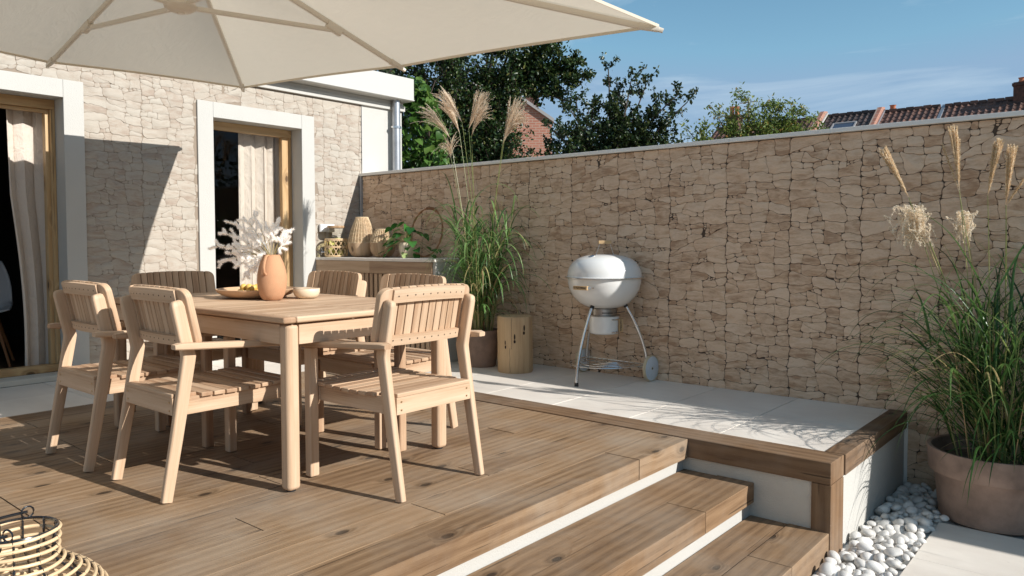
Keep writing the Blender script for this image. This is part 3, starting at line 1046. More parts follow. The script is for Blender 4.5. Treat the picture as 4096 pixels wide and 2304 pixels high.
# grey shell chair inside
sc = thing('shell_chair', 'grey moulded shell chair with slim wooden legs inside the left doorway', 'chair', (-0.95, -3.22, 0.045), R(250))
mb = MB()
V, F = [], []
nu, nv = 16, 18
for j in range(nv + 1):
    v = j / nv
    if v < .5:
        y, z, wd = 0.22 - v * 2 * 0.40, 0.44 - 0.02 * math.sin(v * 2 * math.pi), 0.22
    else:
        q = (v - .5) * 2
        y, z, wd = -0.18 - 0.10 * q, 0.44 + 0.40 * q ** 1.15, 0.22 * (1 - .35 * q ** 3)
    for i in range(nu + 1):
        s_ = (i / nu) * 2 - 1
        V.append((s_ * wd, y + 0.07 * s_ * s_ * (v > .5) * (1), z + 0.06 * s_ * s_ * (1 - abs(v - .5))))
for j in range(nv):
    for i in range(nu):
        a = j * (nu + 1) + i
        F.append([a, a + 1, a + nu + 2, a + nu + 1])
so_ = raw_mesh('seat_shell', V, F, 'shell_grey', sc, np.zeros(len(F)), smooth=True)
sm = so_.modifiers.new('solid', 'SOLIDIFY'); sm.thickness = 0.012
for (sx, sy) in ((1, 1), (-1, 1), (1, -1), (-1, -1)):
    m_ = MB(); m_.tube([(sx * .10, sy * .08, .43), (sx * .21, sy * .20, 0)], 0.013, 8, scales=[1.2, .8]); m_.build('leg', 'chair_leg_wood', sc, smooth=True)

# light switch
ls = thing('light_switch', 'double white light switch mounted on the pale stone wall by the jar', 'light switch', (0.012, -0.465, 1.21))
m_ = MB(); m_.box((0, -.087, -.040), (.030, .087, .040)); m_.build('switch_plate', 'switch_white', ls, bevel=0.006)
for y in (-.043, .043):
    m_ = MB(); m_.box((.0305, y - .036, -.032), (.037, y + .036, .032)); m_.build('rocker', 'switch_white', ls, bevel=0.003)

# ================================================================ dining chairs
def make_chair(label):
    t0 = thing('garden_chair', label, 'chair', group='wooden garden chairs around the table')
    # front legs
    for s_ in (-1, 1):
        m_ = MB(); m_.box((s_ * .264 - .024, .545, 0.004), (s_ * .264 + .024, .59, .592)); m_.build('leg', 'acacia', t0, bevel=0.008, seg=3)
        m_ = MB()
        path = [(s_ * .237, .0, .004), (s_ * .237, .045, .25), (s_ * .236, .100, .565), (s_ * .236, .1035, .59), (s_ * .236, .098, .62), (s_ * .236, .060, .80), (s_ * .236, .056, .818), (s_ * .236, .0545, .824)]
        m_.sweep(path, rrect(.034, .056, .008, 2), side=(1, 0, 0), scales=[.78, .88, 1.0, 1.03, 1.0, .98, .82, .5])
        m_.build('leg', 'acacia', t0, smooth=True, angle=50)
    # seat frame
    m_ = MB()
    for s_ in (-1, 1):
        m_.box((s_ * .2215 - .012, .068, .348), (s_ * .2215 + .012, .5445, .4195))
    m_.box((-.2195, .040, .349), (.2195, .064, .4205)); m_.box((-.2395, .5455, .351), (.2395, .572, .4205))
    for s_ in (-1, 1):
        for z in (.367, .402):
            m_.lathe([(0.0, 0), (.0045, 0), (.0045, .002), (.002, .002)], 8, (0, 0, 0), mi=1)
            n_ = 8 * 4
            for q in range(len(m_.v) - n_, len(m_.v)):
                x, y, zz = m_.v[q]
                m_.v[q] = (x + s_ * .195, .0395 - zz, z + y)
    m_.build('seat_frame', ['acacia', 'brass'], t0, bevel=0.003)
    # seat slats (slightly dished)
    m_ = MB()
    y = 0.036
    n = 10
    pitch = (0.602 - 0.036) / n
    for k in range(n):
        ya, yb = y + k * pitch + .003, y + (k + 1) * pitch - .003
        zc = .4395 - .010 * math.sin(math.pi * (k + .5) / n)
        hw = .238 if k == n - 1 else .249
        if k == 0: hw = .217
        if k == 1: hw = .2175
        m_.box((-hw, ya, zc - .018), (hw, yb, zc), axis=0)
    m_.build('seat', 'acacia', t0, bevel=0.004)
    # armrests
    for s_ in (-1, 1):
        m_ = MB()
        m_.sweep([(s_ * .281, .020, .640), (s_ * .281, .045, .641), (s_ * .279, .585, .6065), (s_ * .279, .612, .605)], rrect(.052, .027, .005, 1), side=(1, 0, 0), scales=[.72, 1, 1, .74])
        m_.build('armrest', 'acacia', t0, smooth=True, angle=35)
    # curved backrest
    H = 0.245
    def P(u, w_, d):
        k = w_ / H
        cv = -0.034 * (1 - (u / .262) ** 2)
        crown = 0.010 * (1 - (u / .262) ** 2) * k
        return (u, .142 - .052 * k + cv + d * .978, .628 + .240 * k + crown + d * .2)
    br_ = bpy.data.objects.new('backrest', None); COL.objects.link(br_); br_.parent = t0; br_.empty_display_size = .05
    ns = 10
    U0, U1 = -.207, .207
    for k in range(ns):
        a, b = U0 + (U1 - U0) * k / ns + .0022, U0 + (U1 - U0) * (k + 1) / ns - .0022
        m_ = MB() if k == 0 else m_
        vs = []
        for w_ in (0.0, H):
            for (u, d) in ((a, 0), (b, 0), (b, .013), (a, .013)):
                vs.append(P(u, w_, d))
        off = rng.random() * 20
        fs = [[0, 1, 5, 4], [1, 2, 6, 5], [2, 3, 7, 6], [3, 0, 4, 7], [3, 2, 1, 0], [4, 5, 6, 7]]
        w4 = b - a
        uv = [[(off, 0), (off, w4), (off + H, w4), (off + H, 0)]] * 4 + [[(off, 0), (off, w4), (off + .01, w4), (off + .01, 0)]] * 2
        m_.add(vs, fs, uv)
    m_.build('slats', 'acacia', br_, bevel=0.002, seg=1)
    for s_ in (-1, 1):
        rad = .036
        poly = [(.2105, -.002)]
        for k in range(6):
            a = R(-90 + 90 * k / 5); poly.append((.265 - rad + rad * math.cos(a), -.002 + rad + rad * math.sin(a)))
        for k in range(6):
            a = R(90 * k / 5); poly.append((.265 - rad + rad * math.cos(a), H + .001 - rad + rad * math.sin(a)))
        poly.append((.2105, H + .001))
        m_ = MB()
        m_.prism(poly, lambda p: P(p[0] * s_, p[1], -.014), lambda p: P(p[0] * s_, p[1], .0155))
        if s_ < 0:
            m_.f = [f[::-1] for f in m_.f]; m_.uv = [u[::-1] for u in m_.uv]
        m_.build('stile', 'acacia', br_, bevel=0.004, seg=2)
    for (w0, w1, hz) in ((.186, H - .004, .214), (.004, .044, .026)):
        m_ = MB()
        m_.box((-.2095, -.021, w0), (.2095, -.0012, w1), T=lambda p: P(p[0], p[2], p[1]), div=12)
        for k in range(ns):
            uc = U0 + (U1 - U0) * (k + .5) / ns
            vs = [P(uc + .0034 * math.cos(R(45 * q)), hz + .0034 * math.sin(R(45 * q)), -.0216) for q in range(8)]
            m_.add(vs, [list(range(8))], None, mi=1)
        m_.build('rail', ['acacia', 'hole'], br_)
    return t0
chairs = [
    ((3.172, -3.738, 0), 0.0, 'armchair second from left, back to the camera, tucked under the long table edge'),
    ((2.475, -3.772, 0), 0.0, 'leftmost wooden armchair with its back to the camera, closest to the open curtained doorway'),
    ((4.137, -2.882, 0), 90.0, 'wooden armchair alone at the right end of the table, slatted back towards the camera'),
    ((3.19, -2.085, 0), 180.0, 'wooden armchair facing the camera behind the table, nearer to the ornamental grass'),
    ((2.45, -2.085, 0), 180.0, 'wooden armchair facing the camera behind the ceramic bowl, in front of the slatted counter'),
    ((1.565, -2.845, 0), -90.0, 'armchair at the left end of the table, its slatted back facing the viewer in shade'),
]
ch0 = make_chair(chairs[0][2])
for i, (loc, rz, lab) in enumerate(chairs):
    c = ch0 if i == 0 else copy_tree(ch0)
    c.location = loc
    c.rotation_euler = (0, 0, R(rz))
    c['label'] = lab

# ================================================================ table
tb = thing('dining_table', 'long pale wooden dining table with slatted top set with vase and bowls', 'table', (2.812, -2.878, 0), R(-0.35))
for (sx, sy) in ((1, 1), (-1, 1), (1, -1), (-1, -1)):
    m_ = MB(); m_.box((sx * .855 - .032, sy * .438 - .032, .006), (sx * .855 + .032, sy * .438 + .032, .716)); lg = m_.build('leg', 'acacia', tb, bevel=0.018, seg=4)
    m_ = MB(); m_.lathe([(.02, 0), (.02, .006)], 12, (sx * .855, sy * .438, 0)); m_.build('foot_cap', 'black_plastic', lg)
m_ = MB()
m_.box((-.822, -.462, .628), (.822, -.440, .714)); m_.box((-.822, .440, .628), (.822, .462, .714))
m_.box((-.880, -.405, .628), (-.858, .405, .714)); m_.box((.858, -.405, .628), (.880, .405, .714))
m_.build('apron', 'acacia', tb, bevel=0.002)
m_ = MB()
m_.box((-.905, -.495, .722), (.905, -.432, .750)); m_.box((-.905, .432, .722), (.905, .495, .750))
m_.box((-.905, -.4315, .722), (-.842, .4315, .750)); m_.box((.842, -.4315, .722), (.905, .4315, .750))
m_.box((-.8415, -.031, .720), (.8415, .031, .7495)); m_.box((-.031, -.4315, .720), (.031, -.0315, .7493)); m_.box((-.031, .0315, .720), (.031, .4315, .7493))
fr = m_.build('top_frame', 'acacia', tb, bevel=0.009, seg=3)
m_ = MB()
for bank in ((-.430, -.0325), (.0325, .430)):
    for (xa, xb) in ((-.840, -.0325), (.0325, .840)):
        n = 15
        p_ = (xb - xa) / n
        for k in range(n):
            m_.box((xa + k * p_ + .0022, bank[0], .731), (xa + (k + 1) * p_ - .0022, bank[1], .7492), axis=1)
m_.build('top_slats', 'acacia', tb, bevel=0.0015, seg=1)

# ================================================================ things on the table
vz = thing('vase', 'tall terracotta vase with one looping handle standing on the table', 'vase', (2.813, -2.862, .7505), R(-20))
m_ = MB()
prof = [(.0, .0), (.042, .0), (.052, .005), (.066, .030), (.0755, .070), (.0780, .105), (.0765, .14), (.069, .178), (.058, .210), (.0465, .236), (.0445, .240), (.044, .246), (.040, .246), (.039, .236), (.056, .19), (.066, .12), (.05, .02), (0, .012)]
m_.lathe(prof, 48, caps=False)
m_.build('body', 'terracotta', vz, smooth=True, angle=60)
m_ = MB()
ha = R(-38)
ca, sa = math.cos(ha), math.sin(ha)
path = [(.040, .240), (.056, .242), (.072, .232), (.088, .205), (.096, .180), (.094, .155), (.078, .142)]
m_.sweep([(r_ * ca, r_ * sa, z) for r_, z in path], rrect(.015, .011, .005, 3), side=(-sa, ca, 0), scales=[1.1, 1, 1, 1, 1, 1, 1.2])
m_.build('handle', 'terracotta', vz, smooth=True, angle=70)

# white dried branches
def branch_white():
    t0 = thing('dried_branches', 'feathery white dried branches leaning left out of the terracotta vase', 'branches')
    g = random.Random(5)
    V, F, r_ = [], [], []
    root = Vector((2.813, -2.862, .96))
    tips = [(2.33, -3.02, 1.04), (2.42, -3.00, 1.12), (2.50, -2.95, 1.17), (2.58, -2.93, 1.205), (2.66, -2.90, 1.215), (2.40, -3.02, .955), (2.55, -3.0, .93), (2.62, -2.98, .885), (2.70, -2.95, .92), (2.50, -2.97, 1.05), (2.60, -2.95, 1.12),
            (2.62, -2.93, 1.03), (2.75, -2.85, 1.13), (2.80, -2.78, 1.17), (2.84, -2.74, 1.12), (2.86, -2.76, 1.06), (2.72, -2.88, 1.04), (2.47, -3.0, 1.0), (2.75, -2.9, .99), (2.68, -2.93, 1.09), (2.56, -2.97, .985)]
    stems = MB()
    for tip in tips:
        tip = Vector(tip); tip.y = -2.90 + (tip.y + 2.95) * .5
        mid = (root + tip) / 2 + Vector((0, 0, .05))
        pts = [root.lerp(mid, t_ / 4).lerp(mid.lerp(tip, t_ / 4), t_ / 4) for t_ in range(5)]
        stems.tube(pts, .0022, 4)
        def sprig(p, q, nn):
            ax = (q - p)
            L0 = ax.length
            ax.normalize()
            for k in range(nn):
                c = p.lerp(q, g.random())
                d = (Vector((g.gauss(0, 1), g.gauss(0, 1), g.gauss(0, 1))).normalized() + ax * .9).normalized()
                L = g.uniform(.010, .019)
                sd = d.orthogonal().normalized() * .0014
                b = len(V)
                V.extend([tuple(c - sd), tuple(c + sd), tuple(c + d * L)])
                F.append([b, b + 1, b + 2]); r_.append(g.random())
        for cl in range(8):
            t_ = .45 + .55 * (cl + g.random()) / 8
            c = root.lerp(mid, t_).lerp(mid.lerp(tip, t_), t_)
            base_d = (tip - root).normalized()
            dd = (base_d + Vector((g.gauss(0, .7), g.gauss(0, .7), g.gauss(0, .7)))).normalized()
            q = c + dd * g.uniform(.03, .055)
            stems.tube([c, q], .0012, 3)
            sprig(c, q, 190)
        sprig(root.lerp(mid, .6).lerp(mid.lerp(tip, .6), .6), tip, 190)
    raw_mesh('needles', V, F, 'needle_white', t0, r_)
    stems.build('stems', 'straw_stem', t0)
branch_white()

# platter
pl = thing('platter', 'shallow round terracotta platter on the table holding small yellow fruit', 'platter', (2.565, -2.805, .7505))
m_ = MB()
m_.lathe([(0, 0), (.13, 0), (.15, .003), (.19, .018), (.215, .038), (.221, .050), (.217, .052), (.208, .042), (.18, .022), (.14, .010), (0, .008)], 56, caps=False)
m_.build('dish', 'plate_clay', pl, smooth=True, angle=60)
g = random.Random(3)
fr_pos = [(2.470, -2.85, 0), (2.505, -2.87, 0), (2.54, -2.845, 0), (2.578, -2.862, 0), (2.50, -2.81, 0), (2.55, -2.80, 0), (2.60, -2.82, 0), (2.485, -2.84, .027), (2.53, -2.83, .029), (2.575, -2.83, .028), (2.545, -2.79, .03), (2.65, -2.79, 0), (2.68, -2.76, 0), (2.70, -2.80, 0), (2.685, -2.78, .028)]
f0 = None
for i, p in enumerate(fr_pos):
    if f0 is None:
        m_ = MB(); m_.lathe([(0, -.018), (.010, -.016), (.0165, -.008), (.0185, .001), (.0165, .010), (.009, .0165), (0, .018)], 16, caps=False)
        f0 = m_.build('plum', 'fruit', smooth=True, angle=80); o = f0
    else:
        o = f0.copy(); COL.objects.link(o)
    o.location = (p[0], p[1], .7505 + .0285 + p[2])
    o.rotation_euler = (g.uniform(0, 3), g.uniform(0, 3), g.uniform(0, 3))
    s_ = g.uniform(.9, 1.12)
    o.scale = (s_, s_, s_ * 1.06)
    tag(o, 'small round yellow plum piled on the terracotta platter', 'fruit', 'yellow plums on the platter')
bw = thing('bowl', 'cream speckled ceramic bowl with thin brown rim on the table beside the vase', 'bowl', (2.845, -2.665, .7505))
m_ = MB()
m_.lathe([(0, .0), (.040, 0), (.054, .004), (.067, .018), (.0725, .036), (.0725, .056), (.070, .0575), (.067, .055), (.066, .038), (.057, .016), (0, .008)], 48, caps=False, wob=lambda a, z: .02 * math.sin(2 * a + 1) if z > .03 else 0)
m_.build('bowl_body', 'ceramic', bw, smooth=True, angle=60)
m_ = MB(); m_.lathe([(.0728, .0555), (.0705, .0590), (.0670, .0555)], 48, caps=False, wob=lambda a, z: .02 * math.sin(2 * a + 1)); m_.build('rim', 'bronze_rim', bw, smooth=True)

# ================================================================ counter
cn = thing('outdoor_counter', 'long outdoor counter with vertical timber slats, grey top and white end slab', 'counter')
m_ = MB()
for (a, b) in ((0.015, .59), (.591, 1.17), (1.171, 1.737)):
    m_.box((a, -.600, .890), (b, -.02, .915))
m_.build('worktop', 'terrace_tile', cn, bevel=0.002)
m_ = MB(); m_.box((1.700, -.585, .001), (1.735, -.02, .889)); m_.build('end_slab', 'render_white', cn, bevel=0.002)
m_ = MB(); m_.box((0.014, -.598, .775), (.86, -.577, .888)); m_.box((.8605, -.598, .775), (1.699, -.577, .888)); m_.build('top_rail', 'slat_wood', cn, bevel=0.002)
m_ = MB()
for x in (0.016, .59, 1.165, 1.665):
    m_.box((x, -.5965, .06), (x + (.05 if x < 1.6 else .034), -.5765, .774))
m_.build('stiles', 'slat_wood', cn, bevel=0.002)
for (xa, xb, n) in ((.067, .589, 8), (.641, 1.164, 8), (1.216, 1.664, 7)):
    m_ = MB()
    p_ = (xb - xa) / n
    for k in range(n):
        m_.box((xa + k * p_ + .011, -.590, .065), (xa + (k + 1) * p_ - .009, -.574, .772))
    m_.build('slatted_panel', 'slat_wood', cn, bevel=0.0015, seg=1)
m_ = MB(); m_.box((.02, -.555, .0), (1.698, -.03, .888)); m_.build('carcass', 'black_plastic', cn)

CT = .9165
# jar
jr = thing('drinks_jar', 'glass drinks dispenser jar in a woven cane holder with cork lid on the counter', 'jar', (.145, -.44, CT))
m_ = MB()
m_.lathe([(.080, .0), (.104, .004), (.108, .02), (.108, .205), (.104, .235), (.086, .258), (.080, .268), (.080, .292), (.084, .296)], 36, caps=True)
m_.f.pop()  # open mouth
m_.uv.pop(); m_.r.pop(); m_.mi.pop()
m_.build('glass_body', 'jar_glass', jr, smooth=True)
m_ = MB(); m_.lathe([(.0, .006), (.102, .006), (.103, .19), (0, .1905)], 32, caps=False); m_.build('water', 'water', jr, smooth=True)
m_ = MB(); m_.lathe([(0, .290), (.074, .290), (.088, .296), (.088, .312), (.084, .316), (0, .316)], 32, caps=False); m_.build('lid', 'turned_wood', jr, smooth=True)
g = random.Random(2)
for k in range(6):
    a = g.uniform(0, 6.28); z = .19 if k < 2 else g.uniform(.03, .14)
    m_ = MB(); m_.lathe([(0, -.003), (.032, -.003), (.032, .003), (0, .003)], 16, caps=False)
    o = m_.build('lemon_slice', 'lemon', jr, smooth=True)
    o.location = (.045 * math.cos(a), .045 * math.sin(a), z)
    o.rotation_euler = (0, 0, 0) if k < 2 else (g.uniform(.8, 1.6), g.uniform(-.5, .5), a)
m_ = MB()
for (z, rr) in ((.008, .112), (.016, .112), (.098, .113), (.106, .113), (.168, .112), (.176, .112), (.184, .111)):
    m_.tube([(rr * math.cos(2 * math.pi * k / 28), rr * math.sin(2 * math.pi * k / 28), z + .001 * math.sin(k * 2.2)) for k in range(28)], .0035, 5, closed=True)
for k in range(14):
    a = 2 * math.pi * k / 14
    for (z0, z1) in ((.012, .102), (.102, .172)):
        for s_ in (-1, 1):
            b = a + s_ * 2 * math.pi / 14
            m_.tube([(.1125 * math.cos(a), .1125 * math.sin(a), z0), (.1145 * math.cos((a + b) / 2), .1145 * math.sin((a + b) / 2), (z0 + z1) / 2), (.1125 * math.cos(b), .1125 * math.sin(b), z1)], .0028, 4)
m_.build('cane_holder', 'rattan', jr)
m_ = MB()
aa = R(215)
ux, uy = math.cos(aa), math.sin(aa)
m_.tube([(.10 * ux, .10 * uy, .05), (.155 * ux, .155 * uy, .05)], .007, 8); m_.tube([(.15 * ux, .15 * uy, .056), (.156 * ux, .156 * uy, .02)], .006, 8)
m_.tube([(.145 * ux, .145 * uy, .055), (.145 * ux, .145 * uy, .082)], .004, 6); m_.tube([(.145 * ux - .02 * uy, .145 * uy + .02 * ux, .084), (.145 * ux + .02 * uy, .145 * uy - .02 * ux, .084)], .005, 6)
m_.build('tap', 'steel', jr, smooth=True)

# wicker lamps
def wicker_lamp(label, loc, r0, zw, ztop, rtop, name='wicker_lantern', seed=1):
    t0 = thing(name, label, 'lantern', loc, group=None)
    m_ = MB()
    prof = [(0, 0), (r0 * .50, 0), (r0 * .72, zw * .10), (r0 * .90, zw * .38), (r0 * .985, zw * .70), (r0, zw), (r0 * .95, zw + .003), (0, zw + .003)]
    m_.lathe(prof, 40, caps=False)
    m_.build('wooden_base', 'turned_wood', t0, smooth=True, angle=50)
    m_ = MB()
    def rad(z):
        q = (z - zw) / (ztop - zw)
        return r0 * .985 * (1 - q ** 1.25) + rtop * q ** 1.25 + r0 * .02 * math.sin(math.pi * q)
    nrib = 26
    nring = int((ztop - zw) / .0125)
    for k in range(nrib):
        a = 2 * math.pi * k / nrib
        m_.tube([(rad(zw + (ztop - zw) * q / 8) * math.cos(a), rad(zw + (ztop - zw) * q / 8) * math.sin(a), zw + (ztop - zw) * q / 8) for q in range(9)], .0024, 4)
    for j in range(nring + 1):
        z = zw + .004 + (ztop - zw - .004) * j / nring
        n_ = nrib * 2
        pts = []
        for k in range(n_):
            a = 2 * math.pi * k / n_
            ww = .0034 * (1 if ((k // 2 + j) % 2) else -1) * (1 if k % 2 == 0 else 0)
            pts.append(((rad(z) + ww) * math.cos(a), (rad(z) + ww) * math.sin(a), z))
        m_.tube(pts, .0030, 4, closed=True)
    m_.tube([(rtop * 1.04 * math.cos(2 * math.pi * k / 24), rtop * 1.04 * math.sin(2 * math.pi * k / 24), ztop + .002) for k in range(24)], .005, 5, closed=True)
    m_.build('woven_shade', 'wicker', t0)
    m_ = MB(); m_.lathe([(rad(zw) * .955, zw + .004), (rad((zw + ztop) / 2) * .95, (zw + ztop) / 2), (rtop * .93, ztop - .004)], 32, caps=False); m_.build('gap_shade_sleeve', 'rattan_dark', t0, smooth=True)  # added dark sleeve: its colour stands in for shade behind the weave gaps
wicker_lamp('tall wicker lantern on round wooden base, next to the glass jar', (.385, -.30, CT), .143, .142, .395, .060)
wicker_lamp('short wicker lantern on bulging wooden base, between tall lantern and pothos', (.665, -.27, CT), .128, .145, .272, .066, seed=2)

# pothos
pp = thing('ribbed_pot', 'small ribbed cream pot holding the trailing pothos on the counter', 'pot', (1.03, -.27, CT))
m_ = MB(); m_.lathe([(0, 0), (.060, 0), (.072, .03), (.085, .08), (.086, .12), (.080, .145), (.074, .145), (.072, .12), (0, .12)], 48, caps=False, wob=lambda a, z: .025 * math.sin(a * 14)); m_.build('pot_body', 'ceramic', pp, smooth=True)

def leaf_shape(L, W, fold=.25, heart=True):
    """returns verts, faces: leaf in XY, tip at +X, folded along midrib, curved down"""
    if heart:
        out = [(0.0, 0), (-.06, .22), (.10, .46), (.35, .5), (.62, .36), (.85, .16), (1.0, 0)]
    else:
        out = [(0.0, 0), (.12, .18), (.35, .42), (.6, .42), (.82, .22), (1.0, 0)]
    mid = [(max(0, o[0]), 0) for o in out]
    V = []
    for (x, y) in mid:
        V.append((x * L, 0, -.25 * L * x * x))
    for s_ in (1, -1):
        for (x, y) in out:
            V.append((x * L, s_ * y * W, -.25 * L * max(x, 0) ** 2 + fold * y * W))
    n = len(out)
    F = []
    for k in range(n - 1):
        F.append([k, k + 1, n + k + 1, n + k])
        F.append([k + 1, k, 2 * n + k, 2 * n + k + 1])
    return np.array(V), F

def leaf_cloud_shaped(name, pos, dirs, sizes, shape, mat, parent, g, roll=0.6, rn=None):
    V0, F0 = shape
    VV, FF, RR = [], [], []
    b = 0
    for i, (p, d, s_) in enumerate(zip(pos, dirs, sizes)):
        x = Vector(d).normalized()
        up = Vector((g.gauss(0, roll), g.gauss(0, roll), 1)).normalized()
        y = up.cross(x)
        if y.length < 1e-3:
            y = Vector((0, 1, 0))
        y.normalize()
        z = x.cross(y)
        Mx = np.array([list(x), list(y), list(z)])
        VV.append(V0 * s_ @ Mx + np.array(p))
        q = rn[i] if rn is not None else g.random()
        for f in F0:
            FF.append([b + k for k in f]); RR.append(q)
        b += len(V0)
    return raw_mesh(name, np.vstack(VV), FF, mat, parent, RR, smooth=False)

pt = thing('pothos_plant', 'trailing green pothos with heart shaped leaves in the ribbed cream pot', 'plant')
g = random.Random(9)
pos, dirs, sz, rr = [], [], [], []
vines = MB()
c0 = Vector((1.03, -.27, CT + .13))
targets = [(.90, -.30, 1.235), (.83, -.32, 1.20), (.97, -.28, 1.25), (1.05, -.30, 1.22), (1.10, -.28, 1.20), (1.18, -.26, 1.16), (1.24, -.25, 1.14), (.80, -.34, 1.12), (.84, -.36, 1.05), (.80, -.40, .97), (.87, -.42, .95), (.93, -.40, 1.00), (.95, -.38, 1.06), (.90, -.36, 1.09), (1.02, -.34, 1.14), (1.12, -.34, 1.11),
           (1.17, -.33, 1.07), (1.22, -.32, 1.00), (1.14, -.36, 1.02), (1.28, -.24, 1.02), (1.33, -.22, .99), (1.10, -.38, .96), (1.36, -.26, .945), (1.40, -.30, .94), (1.05, -.25, 1.18), (.98, -.22, 1.17), (1.12, -.22, 1.16), (1.20, -.30, .95), (.96, -.33, 1.18), (1.0, -.36, 1.08), (1.44, -.25, 1.0), (.88, -.28, 1.15)]
for tg in targets:
    tg = Vector(tg)
    m1 = (c0 + tg) / 2 + Vector((0, 0, .05))
    vines.tube([c0, m1, tg], .0018, 4)
    d = (tg - c0); d.z = 0
    if d.length < .02: d = Vector((g.gauss(0, 1), -1, 0))
    d.normalize()
    pos.append(tuple(tg - d * .02)); dirs.append((d.x + g.gauss(0, .3), d.y + g.gauss(0, .3) - .25, g.uniform(-.7, -.1))); sz.append(g.uniform(.8, 1.25))
    rr.append(g.random() * (1.0 if tg.y < -.33 else .6))
leaf_cloud_shaped('leaves', pos, dirs, sz, leaf_shape(.085, .075), 'leaf_pothos', pt, g, .4, rr)
vines.build('vines', 'culm', pt)

# rattan hoop
hp = thing('rattan_hoop', 'large brown rattan hoop leaning on the stone wall behind the pothos', 'hoop')
m_ = MB()
n_ = 64
for s_ in (0, math.pi):
    pts = []
    for k in range(n_):
        a = 2 * math.pi * k / n_
        tw = a * 7 + s_
        rr_ = 1 + .018 * math.cos(tw)
        pts.append((1.125 + .214 * rr_ * math.cos(a), -.075 - .06 * (1 - math.sin(a)) * .6 + .006 * math.sin(tw), 1.160 + .232 * rr_ * math.sin(a)))
    m_.tube(pts, .0055, 6, closed=True)
m_.build('cane_ring', 'rattan_dark', hp, smooth=True)
m_ = MB()
for k in range(9):
    a = R(62 + k * 4.4)
    c = Vector((1.125 + .214 * math.cos(a), -.075 - .06 * (1 - math.sin(a)) * .6, 1.160 + .232 * math.sin(a)))
    ta = Vector((-.214 * math.sin(a), 0, .232 * math.cos(a))).normalized()
    nrm = Vector((ta.z, 0, -ta.x))
    m_.tube([c + nrm * .0125 * math.cos(q * .785) + Vector((0, .0125 * math.sin(q * .785), 0)) for q in range(8)], .0035, 5, closed=True)
m_.build('binding', 'rattan_dark', hp, smooth=True)

# ================================================================ log stool
lg = thing('log_stool', 'pale debarked log used as a stool beside the terracotta planter', 'stool', (2.480, -.405, 0))
m_ = MB()
wob = lambda a, z: .018 * math.sin(2 * a + .6) + .010 * math.sin(5 * a + z * 4) + .007 * math.sin(9 * a - z * 7) + .01 * math.sin(z * 9 + a)
m_.lathe([(.138, .0), (.142, .01), (.143, .08), (.143, .16), (.141, .24), (.143, .33), (.142, .41), (.141, .448), (.137, .457)], 56, caps=False, wob=wob)
m_.build('trunk', 'log_wood', lg, smooth=True, angle=50)
m_ = MB()
ring = [(r_, .4572) for r_ in (.137, .11, .08, .05, .02)]
m_.lathe([(.137, .4565), (.1365, .4573)] + ring[1:] + [(0.0, .4573)], 56, caps=False, wob=lambda a, z: wob(a, .457))
m_.build('cut_top', 'end_grain' if 'end_grain' in M else 'log_wood', lg)
m_ = MB()
def onlog(adeg, z, w_, h_, mi=0, d=.0015):
    a = R(adeg)
    rr_ = .1425 * (1 + wob(a, z)) + d
    c = Vector((rr_ * math.cos(a), rr_ * math.sin(a), z))
    tx = Vector((-math.sin(a), math.cos(a), 0))
    return c, tx
for (ad, z, w_, h_) in ((-85, .25, .007, .028), (-52, .30, .009, .034), (-20, .37, .010, .036), (-84, .215, .010, .020), (-52, .262, .012, .02), (-21, .33, .013, .021)):
    c, tx = onlog(ad, z, w_, h_)
    m_.add([c + tx * w_ * .75 * math.cos(R(q * 30)) + Vector((0, 0, h_ * .7 * math.sin(R(q * 30)))) for q in range(12)], [list(range(12))])
m_.build('knots', 'hole', lg)
m_ = MB()
for (ad, z0, z1) in ((-62, .20, .452), (-68, .005, .21)):
    a = R(ad)
    pts = [(0, 0, 0)] * 0
    V, F = [], []
    for k in range(9):
        z = z0 + (z1 - z0) * k / 8
        c, tx = onlog(ad + .8 * math.sin(k * 1.7), z, 0, 0, d=.001)
        V += [c - tx * .0012, c + tx * .0012]
    for k in range(8):
        F.append([2 * k, 2 * k + 1, 2 * k + 3, 2 * k + 2])
    m_.add(V, F)
m_.build('crack', 'hole', lg)

# ================================================================ planters
def planter(label, loc, rb, rt, h, band):
    t0 = thing('terracotta_planter', label, 'planter', loc)
    m_ = MB()
    if band:
        prof = [(0, 0), (rb * .93, 0), (rb, .012), (rt * .885, h - band - .004), (rt * .895, h - band), (rt * .960, h - band + .003), (rt * .972, h - band + .012), (rt, h - .010), (rt * .992, h - .002), (rt * .97, h), (rt * .93, h - .004), (rt * .91, h - .07), (rt * .86, h - .10)]
    else:
        prof = [(0, 0), (rb * .93, 0), (rb, .012), (rb + (rt - rb) * .6, h * .5), (rt, h - .008), (rt * .985, h), (rt * .94, h - .002), (rt * .92, h - .03), (rt * .88, h - .06)]
    m_.lathe(prof, 64, caps=False, wob=lambda a, z: .003 * math.sin(3 * a + z * 5))
    m_.build('pot_body', 'pot_clay', t0, smooth=True, angle=35)
    m_ = MB()
    dz = h - (.075 if band else .03)
    m_.lathe([(rt * .91, dz - .01), (rt * .6, dz + .004), (rt * .3, dz + .01), (0, dz + .012)], 40, caps=False)
    m_.build('soil', 'soil', t0, smooth=True)
    return t0
P1 = (2.075, -.375)
planter('plain brown terracotta planter between the counter and the log stool', (P1[0], P1[1], 0.0), .125, .158, .315, 0)
P2 = (5.832, -.350)
planter('large banded terracotta planter standing on the white pebbles', (P2[0], P2[1], -.455), .262, .325, .390, .135)

